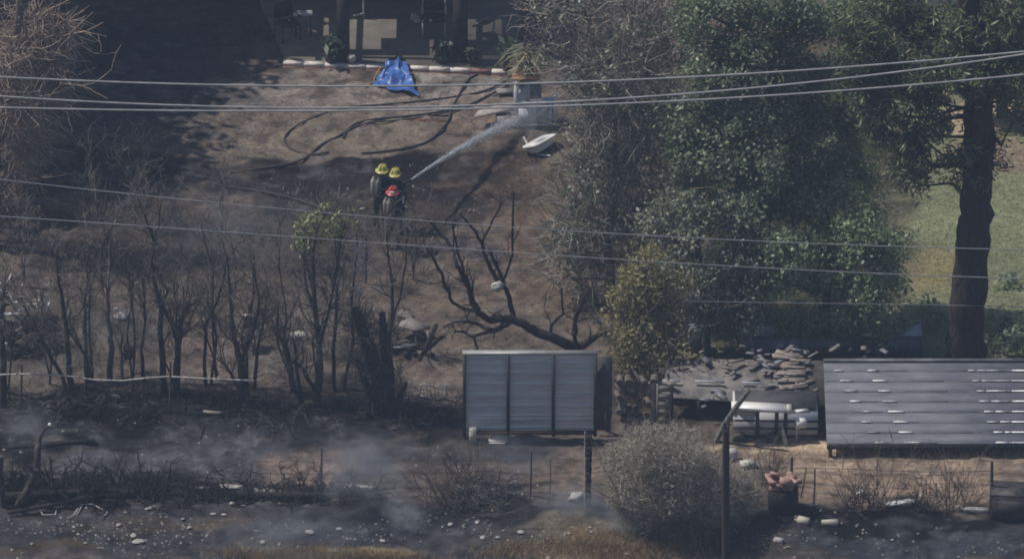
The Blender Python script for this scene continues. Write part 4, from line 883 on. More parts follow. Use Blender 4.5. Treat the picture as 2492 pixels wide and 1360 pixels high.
m = MB(); a = on(1640, 885, .93); b2 = on(2000, 890, .93); m.hexa([[a[0], a[1], 0], [b2[0], a[1], 0], [b2[0], a[1] + .06, 0], [a[0], a[1] + .06, 0], [a[0], a[1], .9], [b2[0], a[1], .9], [b2[0], a[1] + .06, .9], [a[0], a[1] + .06, .9]]); m.build('back_wall', BLACK, root)
# lumber and debris heap on top
rng = np.random.default_rng(61)
for k in range(80):
    big = k < 11; px = rng.normal(1925, 14) if big else 1880 + rng.normal() * 90; py = 860 + k * 8 if big else rng.uniform(835, 990)
    zz = .55 + (968 - py) / 88 * .4 + .08; c = on(px, py, zz + rng.uniform(0, .06)); m = MB()
    sz = (rng.uniform(.55, .8), rng.uniform(.12, .2), .03) if big else (rng.uniform(.08, .5), rng.uniform(.05, .16), rng.uniform(.02, .06))
    m.box(c, sz, rng.normal() * (.2 if big else .8), rng.normal() * .12, rng.normal() * (.04 if big else .2))
    m.build('plank', mat('pinkish_lumber', (0.16, 0.125, 0.11), (0.46, 0.40, 0.35), 3) if big else (WOOD_GREY if k % 2 else STEEL_GREY), label=('plank in the neat stack' if big else 'loose scrap in the debris') + ' on the burnt shed roof', cat='plank' if big else 'scrap', group='planks stacked on the burnt shed roof' if big else 'debris scattered on the burnt shed roof')
# bluish pickup bed / container behind
root = thing('blue_container', 'low dark bluish steel container under the trees behind the sheds', 'container', on(2030, 865))
a = on(1805, 862, 0); b2 = on(2243, 862, 0); m = MB(); bl = mat('dull_blue_steel', (0.26, 0.33, 0.42), (0.45, 0.53, 0.62), 2.5, .45, .2)
m.hexa([a, b2, b2 + [0, .9, 0], a + [0, .9, 0], a + [0, 0, .5], b2 + [0, 0, .5], b2 + [0, .9, .5], a + [0, .9, .5]]); m.build('body', bl, root)
m = MB(); m.bar(a + [0, -.03, .53], b2 + [0, -.03, .53], .06, .05); m.bar(a + [0, .9, .53], b2 + [0, .9, .53], .06, .05); m.bar(b2 + [0, -.03, 0.02], b2 + [0, -.03, .5], .06); m.build('rim', STEEL_GREY, root)
for k in range(8): m = MB(); xx = a[0] + (b2[0] - a[0]) * (k + .5) / 8; m.bar([xx, a[1] - .02, .02], [xx, a[1] - .02, .49], .05, .04); m.build('rib', bl, root)
for k in range(22):
    px = rng.choice([1820, 1880, 1930, 1700, 2150]) + rng.normal() * 28; py = rng.uniform(840, 872); m = MB(); m.rock(on(px, py, .6 if px > 1800 else .1), rng.uniform(.1, .22), rng, .6)
    m.build('scrap', WHITE_DIRTY if k % 2 else MATS['pinkish_lumber'], label='small pale scrap lying on or by the dark steel container', cat='scrap', group='scraps by the steel container')
m = MB(); c = gon(1692, 850); m.box(c + [0, 0, .35], (.34, .3, .7), .2, .1); m.build('appliance', MATS['dusty_grey_fabric'], label='grey box-shaped burnt appliance under the trees at the end of the shed', cat='appliance')

# trailer with white-edged roof
p = gon(1870, 1070); root = thing('trailer', 'low grey trailer with a bright white roof edge below the burnt shed', 'trailer', p); Yt = p[1]
gp = mat('grey_panel', (0.5, 0.51, 0.54), (0.7, 0.71, 0.73), 3, .6)
a = at(1785, 1058, Yt); b2 = at(1990, 1058, Yt); zt = at(1870, 1000, Yt)[2]; zb = a[2]
m = MB(); m.hexa([[a[0], Yt, zb], [b2[0], Yt, zb], [b2[0], Yt + 1.2, zb], [a[0], Yt + 1.2, zb], [a[0], Yt, zt], [b2[0], Yt, zt - .1], [b2[0], Yt + 1.2, zt - .1], [a[0], Yt + 1.2, zt]]); m.build('side_panel', gp, root)
for px in (1843, 1890, 1912): m = MB(); q = at(px, 1030, Yt - .03); m.box((q[0], Yt - .03, (zb + zt) / 2), (.1, .06, zt - zb + .1)); m.build('upright', STEEL_DARK, root)
m = MB(); m.bar(at(1780, 986, Yt), at(1912, 993, Yt), .42, .06); m.build('roof_edge', mat('glossy_white', (.8, .8, .8)), root)
m = MB(); m.box([(a[0] + b2[0]) / 2, Yt + .68, zt - .02], (b2[0] - a[0] - .1, 1.0, .1)); m.build('cover', mat('sooty_panel_dark', (.05, .052, .058), (.1, .1, .105), 3), root)
for zf in (.3, .62): m = MB(); m.bar([a[0], Yt - .015, zb + (zt - zb) * zf], [b2[0], Yt - .015, zb + (zt - zb) * zf - .03], .03, .05); m.build('side_rail', STEEL_DARK, root)
m = MB(); m.bar(at(1778, 1003, Yt - .04), at(1833, 1006, Yt - .04), .05, .06); m.build('trim', WHITE_DIRTY, root)
m = MB(); m.box(at(1920, 995, Yt), (.14, .3, .16)); m.build('corner_box', WHITE_DIRTY, root)
for px in (1798, 1880): m = MB(); q = at(px, 1068, Yt - .06); m.lathe(q - [0, .12, 0], [(.0, 0), (.15, 0), (.19, .03), (.19, .14), (.15, .17), (0, .17)], 14, 'y'); m.build('wheel', RUBBER, root)
for lab, px, py, z, sz in [('white bin lying right of the trailer roof', 1948, 1030, .5, (.26, .2, .2)), ('narrow white box at the top right of the trailer', 1950, 1000, .75, (.36, .12, .07))]:
    m = MB(); m.box(on(px, py, z), sz, .2, .1, jit=.02, rng=rng); m.bar(on(px, py, z) - [.1, 0, 0], [on(px, py, z)[0] - .1, on(px, py, z)[1], 0], .03); m.build('white_box', WHITE, label=lab, cat='box')
m = MB(); m.tube([gon(1912, 1078), at(1904, 1042, gon(1912, 1078)[1])], [.07, .035], 6); m.build('traffic_cone', WHITE_DIRTY, label='slim pale leaning stake in front of the trailer', cat='stake')
# leaning charred beam, and utility pole
b0 = gon(1742, 1075); m = MB(); P = [b0, at(1765, 1030, b0[1] - .1), at(1790, 992, b0[1] - .15), at(1824, 948, b0[1] - .2)]; m.tube(P, [.07, .08, .075, .06], 7); m.build('leaning_beam', mat('ashen_timber', (0.03, 0.03, 0.03), (0.3, 0.28, 0.26), 8, .9, stretch=(3, 3, 1)), label='charred beam leaning against the trailer with an ashen tip', cat='beam')
b0 = on(1768, 1440); root = thing('utility_pole', 'dark brown broken utility pole rising from the bottom edge', 'pole', b0); m = MB(); m.tube([b0 - [0, 0, .5], at(1766, 1250, b0[1]), at(1767, 1045, b0[1])], [.105, .098, .085], 10); m.build('pole', mat('creosoted_wood', (0.03, 0.022, 0.02), (0.075, 0.055, 0.05), 6, .9, stretch=(4, 4, .5)), root)
m = MB(); t = at(1767, 1045, b0[1])
for k in range(6): m.tube([t + [rng.uniform(-.07, .07), rng.uniform(-.05, .05), -.06], t + [rng.uniform(-.09, .09), 0, rng.uniform(.06, .22)]], [.03, .008], 4)
m.build('splintered_top', BLACK, root)

# log pile
root = thing('log_pile', 'stack of cut logs beside the sheet-metal wall', 'log pile', gon(1555, 1055)); Yl = gon(1555, 1055)[1]
lm = mat('log_end', (0.07, 0.058, 0.052), (0.2, 0.17, 0.155), 4); n_ = 0
for row in range(7):
    for c_ in range(5):
        q = at(1508 + c_ * 21 + (row % 2) * 9, 1040 - row * 18, Yl); r = rng.uniform(.08, .125)
        if rng.random() < .1: continue
        m = MB(); rr_ = rng.uniform(-.15, .15); m.tube([q, q + [rr_, .35, 0]], [r, r * .9], 9)
        m.build('log', lm if rng.random() < .6 else WOOD_GREY, root)
# slatted crate wall
root = thing('slatted_fence', 'short horizontal-slat fence panel right of the log pile', 'fence', gon(1620, 1060)); Yl = gon(1620, 1060)[1]
for k in range(6): m = MB(); a = at(1598, 1040 - k * 19, Yl); b2 = at(1634, 1042 - k * 19, Yl); m.bar(a, b2, .05, .15); m.build('slat', WOOD_GREY, root)
m = MB(); m.bar(at(1635, 1060, Yl), at(1635, 935, Yl), .08); m.build('post', BLACK, root)
m = MB(); m.bar(at(1600, 1060, Yl), at(1600, 935, Yl), .06); m.build('post', WOOD_GREY, root)
for k, (a, b2) in enumerate([((1525, 912), (1560, 948)), ((1545, 905), (1572, 958))]):
    m = MB(); m.bar(at(*a, Yl), at(*b2, Yl), .05); m.build('loose_stick', BARK_GREY, label=('upper' if k else 'lower') + ' grey stick leaning on top of the log pile', cat='stick')

# drum, boards, boxes on the right
p = gon(1905, 1238); root = thing('burn_drum', 'black drum with pinkish rubbish on top by the wire fence', 'drum', p)
m = MB(); m.lathe(p, [(0, 0), (.38, 0), (.4, .3), (.39, .6), (.36, .62), (.33, .5), (0, .48)], 16); m.build('barrel', BLACK, root, smooth=False)
m = MB()
for k in range(16): m.box(p + [rng.normal() * .17, rng.normal() * .12 - .05, .62 + rng.uniform(0, .3)], (rng.uniform(.1, .4), rng.uniform(.05, .3), rng.uniform(.04, .22)), rng.uniform(0, 3), rng.normal() * .5, rng.normal() * .5, .03, rng)
m.build('rubbish', mat('pink_plastic', (0.3, 0.16, 0.14), (0.55, 0.36, 0.32), 6), root)
m = MB(); a = gon(2155, 1232) + [0, 0, .06]; b2 = gon(2243, 1226) + [0, 0, .12]; m.bar(a, b2, .18, .06); m.bar(b2 + [-.03, 0, 0], b2 + [0, 0, .2], .1, .05); m.build('white_board', WHITE, label='long white board lying along the shaded edge of the dirt', cat='board')
m = MB(); a = gon(2320, 1240); b2 = gon(2405, 1247); m.bar(a + [0, 0, .06], b2 + [0, 0, .06], .14, .1); m.build('white_board', WHITE_DIRTY, label='shorter dirty white board left of the tall right fence post', cat='board')
m = MB(); m.rock(gon(2093, 1205) + [0, 0, .06], .24, rng, .8, 2); m.build('crumpled_bag', WHITE, label='small crumpled white bag alone on the brown dirt', cat='bag')
p = gon(2460, 1262); root = thing('burnt_cabinet', 'dark burnt cabinet lying at the right edge beyond the fence post', 'cabinet', p)
m = MB(); m.box(p + [.1, .25, .35], (1.15, .8, .68), -.12, .0); m.build('body', mat('sooty_wood', (0.022, 0.02, 0.02), (0.05, 0.045, 0.042), 4), root)
m = MB(); m.box(p + [.1, .25, .72], (1.2, .85, .05), -.12); m.build('top', STEEL_DARK, root)
m = MB(); m.box(p + [.1, -.17, .35], (.9, .03, .5), -.12); m.build('door', STEEL_DARK, root)
for k, (lab, px, py, sz) in enumerate([('pale yellow block right of the drum shadow', 1955, 1272, (.3, .2, .14)), ('long pale block at the foot of the dirt bank', 2020, 1275, (.42, .16, .1)), ('pale brick in the lower right rubble', 1895, 1320, (.24, .16, .12)), ('pinkish white block beside the utility pole', 1783, 1118, (.2, .2, .28)), ('torn white sheet beside the utility pole', 1820, 1134, (.36, .3, .14)), ('flat dark brick near the right fence post', 2437, 1186, (.26, .14, .08))]):
    m = MB(); m.box(gon(px, py) + [0, 0, sz[2] / 2], sz, rng.uniform(-.4, .4), jit=.02, rng=rng); m.build('rubble_block', [mat('pale_block', (0.4, 0.37, 0.3), (0.6, 0.57, 0.48), 6), MATS['pale_block'], WHITE_DIRTY, WHITE_DIRTY, WHITE_DIRTY, RUST][k], label=lab, cat='block')

# ------------------------------------------------------------------ yard junk, centre and left
# collapsed table
p = gon(1000, 850); root = thing('collapsed_table', 'collapsed wooden table over charred junk right of the burnt trunk', 'table', p)
m = MB(); m.hexa([at(960, 792, p[1] + .6), at(1008, 808, p[1] + .2), at(1048, 800, p[1] + .7), at(1000, 775, p[1] + 1.2)] + [q + np.array([0, 0, .05]) for q in (at(960, 792, p[1] + .6), at(1008, 808, p[1] + .2), at(1048, 800, p[1] + .7), at(1000, 775, p[1] + 1.2))]); m.build('tabletop', WOOD_GREY, root)
for a, b2 in (((1010, 805), (1018, 862)), ((1040, 805), (1046, 842)), ((965, 790), (968, 830)), ((1000, 800), (1030, 822))): m = MB(); m.bar(at(*a, p[1] + .4), at(*b2, p[1] + .3), .07); m.build('leg', WOOD_GREY, root)
m = MB(); 
for k in range(16): m.rock(p + [rng.normal() * .35, rng.normal() * .3, .08], rng.uniform(.15, .35), rng, .5)
m.build('charred_heap', BLACK, label='heap of charred black scraps under the collapsed table', cat='heap')
m = MB(); a = gon(945, 858); b2 = gon(1010, 848); m.bar(a + [0, 0, .1], b2 + [0, 0, .1], .12, .06); m.build('metal_strip', STEEL_GREY, label='bright bent metal strip in front of the charred heap', cat='scrap')
m = MB(); m.bar(gon(1020, 880) + [0, 0, .0], gon(1062, 815) + [0, 0, .3], .09); m.build('charred_stick', BLACK, label='black charred stick lying right of the collapsed table', cat='stick')
m = MB(); m.hexa([q + np.array([0, 0, z]) for z in (.05, .1) for q in (gon(965, 772), gon(1000, 785), gon(1004, 770), gon(975, 758))]); m.build('board', WOOD_GREY, label='loose grey board behind the collapsed table', cat='board')
# white wire frame
p = gon(1060, 972); root = thing('wire_rack', 'white bent wire rack left of the sheet-metal wall', 'rack', p)
m = MB(); Y0 = p[1]
for a, b2 in (((1020, 942), (1030, 934)), ((1030, 934), (1060, 941)), ((1060, 941), (1082, 935)), ((1082, 935), (1098, 952)), ((1022, 942), (1024, 962)), ((1024, 962), (1062, 972)), ((1062, 972), (1085, 962)), ((1085, 940), (1088, 962))):
    m.bar(at(*a, Y0), at(*b2, Y0 + .1), .035)
m.build('frame', WHITE, root)
m = MB()
for x in range(1030, 1084, 9): m.bar(at(x, 941, Y0), at(x + 2, 966, Y0 + .05), .014)
m.build('wires', WHITE_DIRTY, root)
# white cushion, bag in tree
m = MB(); p = gon(726, 826); m.box(p + [0, 0, .1], (.42, .25, .18), .15, jit=.04, rng=rng); o = m.build('cushion', WHITE_DIRTY, label='pale cushion lying on the bare dirt left of the leafy sapling', cat='cushion'); bv = o.modifiers.new('b', 'BEVEL'); bv.width = .04; bv.segments = 3
Yb_ = gon(1395, 880)[1]; m = MB(); m.rock(at(1208, 698, Yb_ - .05), .34, rng, .8, 2); m.rock(at(1218, 690, Yb_ - .05), .2, rng, .8, 2); m.build('plastic_bag', WHITE_DIRTY, label='white plastic bag caught on a limb of the bare black tree', cat='bag')
# twisted metal at the left edge
p = gon(50, 850); root = thing('wrecked_bed', 'twisted white-edged metal bed wreck at the left edge', 'bed', p); Y0 = p[1] + .3
m = MB()
for a, b2, wd in (((-20, 763), (45, 767), .055), ((15, 765), (46, 766), .06), ((46, 766), (52, 748), .05), ((52, 748), (68, 762), .05), ((-20, 700), (3, 690), .06), ((0, 705), (22, 713), .05), ((18, 688), (30, 664), .03), ((18, 688), (34, 690), .035), ((85, 730), (105, 733), .04), ((88, 746), (110, 750), .05), ((110, 757), (118, 748), .07), ((118, 748), (120, 735), .03), ((66, 750), (72, 766), .035), ((35, 740), (44, 735), .06), ((12, 838), (26, 828), .07), ((52, 742), (118, 738), .025), ((0, 705), (0, 765), .03), ((22, 713), (44, 760), .025)):
    m.bar(at(*a, Y0), at(*b2, Y0 + .05), wd * 1.25)
m.build('bent_rail', mat('glossy_white', (.8, .8, .8)), root)
m = MB()
for k in range(14): q = at(rng.uniform(-20, 110), rng.uniform(710, 780), Y0 + .3); m.bar(q, q + rng.normal(size=3) * [.4, .2, .2], .05)
for q_ in range(26): m.box(gon(rng.uniform(-20, 150), rng.uniform(790, 870)) + [0, 0, rng.uniform(.05, .5)], rng.uniform(.1, .5, 3), rng.uniform(0, 3), rng.normal() * .5, 0, .04, rng)
m.build('charred_frame', BLACK, root)
m = MB()
for q_ in range(16): u_, v_ = rng.uniform(-10, 135), rng.uniform(690, 850); q2 = rng.normal(size=2) * 12; m.bar(at(u_, v_, Y0 - .1), at(u_ + q2[0], v_ + q2[1] * .5, Y0 - .1), rng.uniform(.02, .05))
m.build('pale_bits', WHITE_DIRTY, root)
m = MB(); m.rock(gon(295, 778) + [0, 0, .1], .36, rng, .4, 2); m.rock(gon(284, 768) + [0, 0, .2], .16, rng, .8); m.build('cloth_bundle', mat('lavender_cloth', (0.25, 0.25, 0.3), (0.5, 0.5, 0.56), 8), label='pale cloth bundle on the ground behind the tallest left sapling', cat='bundle')
p = gon(606, 850); root = thing('scorched_chair', 'scorched chair with a white top rail behind the v-shaped sapling', 'chair', p)
m = MB(); m.bar(at(590, 768, p[1] + .3), at(624, 768, p[1] + .3), .06); m.bar(at(624, 768, p[1] + .3), at(628, 776, p[1] + .3), .06); m.build('top_rail', WHITE, root)
m = MB(); m.hexa([at(592, 800, p[1] + .3), at(622, 800, p[1] + .3), at(622, 800, p[1] + .35), at(592, 800, p[1] + .35), at(592, 771, p[1] + .3), at(622, 771, p[1] + .3), at(622, 771, p[1] + .35), at(592, 771, p[1] + .35)]); m.build('backrest', STEEL_DARK, root)
m = MB(); q = at(607, 812, p[1]); m.box(q, (.42, .42, .08)); m.build('seat', STEEL_GREY, root)
for px in (594, 620): 
    for dy in (0, .35): m = MB(); a = at(px, 812, p[1] + dy); m.bar(a, [a[0], a[1], 0], .035); m.build('leg', STEEL_DARK, root)
p = gon(318, 925); root = thing('rusty_box', 'square rusty box raised on a thin stick between the saplings', 'box', p)
q = at(315, 857, p[1]); m = MB(); m.box(q, (.3, .24, .3), .1, jit=.01, rng=rng); m.build('box', RUST, root); m = MB(); m.bar(q + [.02, 0, -.15], p + [.02, 0, -.05], .03); m.build('stick', STEEL_DARK, root)
# forked charred stump with white-cut tip (left bottom)
root, _, _ = stems_tree('forked_stump', 'charred forked stump with a white cut tip at lower left', 'stump', (40, 1235), [[(40, 1235, 10), (70, 1190, 9), (90, 1140, 8), (93, 1095, 8), (94, 1063, 7), (108, 1046, 4), (121, 1034, 4)], [(85, 1150, 5), (68, 1135, 3), (60, 1120, 2)], [(90, 1140, 5), (105, 1150, 4), (120, 1165, 3)], [(8, 1250, 8), (4, 1180, 7), (2, 1110, 5)]], mat('scorched_bark', (0, 0, 0)), 450, tw=0)
m = MB(); q = at(122, 1033, WORLD_AT[root.name][1]); m.rock(q, .1, rng, 1, 1); m.build('cut_tip', WHITE, root)
m = MB(); m.bar(gon(20, 1255) + [0, 0, .1], gon(300, 1205) + [0, 0, .1], .1, .08); m.build('fallen_beam', BARK_BLACK, label='long charred fallen beam at the foot of the burnt hedge', cat='beam')
# charred brush heap
rng = np.random.default_rng(70); m = MB()
for _ in range(250):
    px = rng.uniform(0, 400); py = 1200 + rng.normal() * 16 - (px < 120) * 8; b0 = gon(px, py)
    branch(m, b0, rng.normal(size=3) * [1, .5, .3] + [0, 0, .5], rng.uniform(.4, .9), .035, 1, rng, .3, 0, 4)
m.tube([gon(-20, 1222) + [0, 0, .12], gon(120, 1214) + [0, 0, .16], gon(260, 1206) + [0, 0, .12], gon(400, 1212) + [0, 0, .1]], [.13, .12, .1, .07], 8)
m.build('brush_heap', BARK_BLACK, label='long heap of charred brush along the lower left', cat='brush heap')
for k, (px0, px1, py) in enumerate([(5, 400, 985), (300, 700, 1000), (600, 1120, 1010), (400, 900, 1195), (1100, 1240, 1215)]):
    m = MB()
    for _ in range(110):
        px = rng.uniform(px0, px1); b0 = gon(px, py + rng.normal() * 20)
        branch(m, b0 + [0, 0, .03], rng.normal(size=3) * [1, .7, .15] + [0, 0, .12], rng.uniform(.25, .8), .02, 1, rng, .3, 0, 4)
    m.build('charred_litter', BARK_BLACK if k % 2 else mat('ashen_twig', (0.03, 0.03, 0.033), (0.14, 0.135, 0.13), 3), kind='stuff', label='scattered charred sticks and litter on the ground', cat='litter')
m = MB(); m.tube([gon(560, 1212) + [0, 0, .1], gon(700, 1218) + [0, 0, .12], gon(820, 1212) + [0, 0, .08], gon(930, 1216) + [0, 0, .06]], [.12, .13, .1, .06], 8)
for _ in range(130):
    b0 = gon(rng.uniform(430, 930), 1212 + rng.normal() * 9); branch(m, b0 + [0, 0, .03], rng.normal(size=3) * [1, .4, .15] + [0, 0, .2], rng.uniform(.3, .7), .03, 1, rng, .3, 0, 4)
m.build('charred_log', BARK_BLACK, label='long charred log with brush running through the middle of the burnt strip', cat='log')
# planks along the foreground line
for lab, a, b2, wd, mt in [('pale weathered plank lying left of centre in the burnt strip', (535, 1188), (640, 1197), .14, WHITE_DIRTY), ('long grey plank continuing the burnt timber line', (620, 1198), (718, 1208), .2, WOOD_GREY), ('thin pale lath at the left of the timber line', (395, 1184), (450, 1187), .07, WOOD_GREY), ('pale lath right of the thin lath', (478, 1193), (510, 1194), .07, WOOD_GREY),
                           ('grey plank end right of the paired stakes', (838, 1187), (915, 1194), .14, WHITE_DIRTY), ('brown plank lying below the paired stakes', (810, 1225), (880, 1219), .1, RUST), ('short white lath near the thin metal post', (270, 968), (292, 972), .07, WHITE_DIRTY), ('thin yellowish lath below the v-shaped sapling', (495, 1008), (538, 1010), .06, MATS['pale_block']),
                           ('long dark fallen trunk across the grey ash at left', (20, 1092), (232, 1078), .16, BLACK)]:
    m = MB(); m.bar(gon(*a) + [0, 0, .07], gon(*b2) + [0, 0, .07], wd, .07); m.build('plank', mt, label=lab, cat='plank')
# wire loops
for lab, pts in [('pale bent wire loop on the ground below the brush heap', [(100, 1248), (104, 1256), (135, 1256), (138, 1240)]), ('pair of pale bent wires below the brush heap', [(165, 1264), (178, 1258), (195, 1232), (225, 1230), (262, 1250), (255, 1258)]), ('short slanting wire between the two wire loops', [(185, 1258), (200, 1234)])]:
    m = MB(); m.tube([gon(*q) + [0, 0, .05] for q in pts], .014, 5); m.build('bent_wire', WHITE_DIRTY, label=lab, cat='wire')

# ------------------------------------------------------------------ rubble in the foreground
rng = np.random.default_rng(80)
protos = []
for k in range(6):
    m = MB(); m.rock((0, 0, .25), 1.0, rng, .6, 1); o = m.build('rubble_chunk', None); protos.append(o.data); bpy.data.objects.remove(o)
pale = [mat('pale_rubble', (0.2, 0.19, 0.18), (0.52, 0.5, 0.47), 7), mat('grey_rubble', (0.2, 0.195, 0.19), (0.34, 0.33, 0.32), 5), mat('tan_rubble', (0.3, 0.25, 0.2), (0.46, 0.4, 0.34), 5)]
meshes = []
for d_ in protos:
    for pm in pale: c = d_.copy(); c.materials.append(pm); meshes.append(c)
zones = [(560, 1290, 120, 45, 40), (380, 1290, 110, 40, 26), (740, 1290, 150, 36, 30), (1230, 1300, 130, 40, 60), (1420, 1310, 150, 36, 44), (1200, 1200, 60, 14, 16), (1930, 1310, 90, 35, 22), (2200, 1330, 200, 30, 14), (100, 1310, 110, 30, 14), (1640, 1335, 120, 16, 14)]
spots = []
for cx, cy_, sx, sy, n in zones:
    for _ in range(int(n * .7)):
        px, py = cx + rng.normal() * sx * .8, cy_ + rng.normal() * sy * .7
        if 1170 < py < 1375 and 0 < px < 2490: spots.append((px, py, rng.uniform(.03, .085) * (2.6 if rng.random() < .1 else 1)))
spots += [(367, 1239, .3), (290, 1280, .22), (337, 1320, .3), (325, 1305, .26), (520, 1252, .16), (545, 1253, .18), (565, 1227, .2), (590, 1230, .16), (446, 1265, .16), (461, 1286, .2), (640, 1322, .2), (680, 1325, .16), (755, 1298, .24), (932, 1318, .16), (1268, 1297, .2), (1435, 1285, .16), (1175, 1310, .22), (1212, 1310, .2)]
for k, (px, py, s) in enumerate(spots):
    o = bpy.data.objects.new('rubble_chunk', meshes[(int(rng.integers(6)) * 3 + int(rng.choice([0, 1, 1, 1, 2, 2]))) if s < .15 else 3 * int(rng.integers(6))]); COL.objects.link(o)
    p = gon(px, py); o.location = p; o.scale = (s, s * rng.uniform(.5, .9), s * rng.uniform(.3, .8)); o.rotation_euler = (0, 0, rng.uniform(0, 6.3))
    tag(o, 'small pale chunk of rubble on the burnt foreground', 'rubble', 'rubble chunks scattered over the foreground')
m = MB()
for _ in range(2300):
    z_ = zones[rng.integers(len(zones))]; px = z_[0] + rng.normal() * z_[2] * 1.3; py = z_[1] + rng.normal() * z_[3]
    if rng.random() < .35: px, py = rng.uniform(0, 2490), rng.uniform(880, 1375)
    if rng.random() < .12: px, py = rng.uniform(0, 1300), rng.uniform(220, 1300)
    if 1130 < px < 1460 and 850 < py < 1060: continue
    p = gon(px, py)
    if vnoise(p[0] * 1.1, p[1] * 1.4, 123) < .52: continue
    s = rng.uniform(.018, .05); a = rng.uniform(0, 6.3)
    V = p + np.array([[math.cos(a + t) * s * 1.2, math.sin(a + t) * s, .0] for t in (0, 2.1, 4.2)] + [[0, 0, s * 1.1]]); m.add(V, [[0, 1, 3], [1, 2, 3], [2, 0, 3]])
m.build('gravel', leafmat('gravel_and_ash', [(0.06, 0.06, 0.06), (0.14, 0.135, 0.13), (0.17, 0.16, 0.155), (0.32, 0.31, 0.3)], 0.0), kind='stuff', label='fine pale gravel and ash over the burnt ground', cat='gravel')
m = MB(); m.rock(gon(1405, 1218) + [0, 0, .1], .4, rng, .7, 2); m.build('boulder', WHITE_DIRTY, label='pale pinkish boulder at the foot of the charred post', cat='boulder', smooth=True)
# dry grass
m = MB()
for cx, cy_, sx, sy, n in [(690, 1352, 120, 8, 3200), (1560, 1325, 110, 22, 5200), (1420, 1340, 130, 14, 2600), (880, 1360, 120, 6, 1400), (2250, 1100, 220, 8, 900), (1240, 1345, 60, 10, 700)]:
    px = cx + rng.normal(size=n) * sx * .7; py = cy_ + rng.normal(size=n) * sy
    P = np.array([on(a, min(b2, 1400)) for a, b2 in zip(px, py)]); P[:, 2] = gz(P[:, 0], P[:, 1])
    m.strands(P, rng.normal(size=(n, 3)) * [.07, .07, .02] + [0, 0, .16], .012, rng)
m.build('dry_grass', leafmat('dry_straw', [(0.3, 0.22, 0.12), (0.42, 0.33, 0.2), (0.24, 0.17, 0.1)], .2), kind='stuff', label='dry straw-coloured grass along the bottom', cat='grass')
m = MB(); n = 14000; px = rng.uniform(0, 1330, n); py = rng.uniform(190, 960, n)
P = np.array([on(a, b2) for a, b2 in zip(px, py)]); P[:, 2] = gz(P[:, 0], P[:, 1]); k_ = (fbm(P[:, 0] * .8, P[:, 1] * .8, 3, 44) > .5) & (topix(P)[1] > 188); P = P[k_]; n = len(P)
m.strands(P, rng.normal(size=(n, 3)) * [.06, .06, .01] + [0, 0, .05], .014, rng)
m.build('burnt_stubble', leafmat('burnt_stubble', [(0.03, 0.028, 0.028), (0.12, 0.105, 0.095), (0.3, 0.27, 0.24)], .1), kind='stuff', label='burnt grass stubble over the yard', cat='grass')
m = MB(); n = 16000; px = rng.uniform(2130, 2492, n); py = rng.uniform(330, 880, n)
P = np.array([on(a, b2) for a, b2 in zip(px, py)]); P[:, 2] = gz(P[:, 0], P[:, 1])
m.strands(P, rng.normal(size=(n, 3)) * [.05, .05, .01] + [0, 0, .04], .014, rng)
m.build('lawn_grass', leafmat('lawn_blade', [tuple(LAWN * .9), tuple(LAWN * 1.3), tuple(LAWN * 1.1)], .35), kind='stuff', label='short green lawn grass', cat='grass')
# lawn shrubs behind the roof (low plants around the pine's foot)
for k, (px, py, s, lab) in enumerate([(2290, 800, .5, 'low leafy plant left of the pine trunk foot'), (2255, 760, .35, 'small sprig on the lawn left of the pine trunk'), (2440, 820, .7, 'low dark leafy plant right of the pine trunk'), (2470, 700, .4, 'small dark plant on the lawn at the right edge'), (2450, 870, .7, 'leafy clump behind the metal roof right of the pine')]):
    rng = np.random.default_rng(500 + k); b0 = gon(px, py); m = MB(); leafball(m, b0 + [0, 0, s * .5], (s, s * .8, s * .5), rng, 6, .09, .25, 16); m.build('low_plant', L_MID, label=lab, cat='plant')

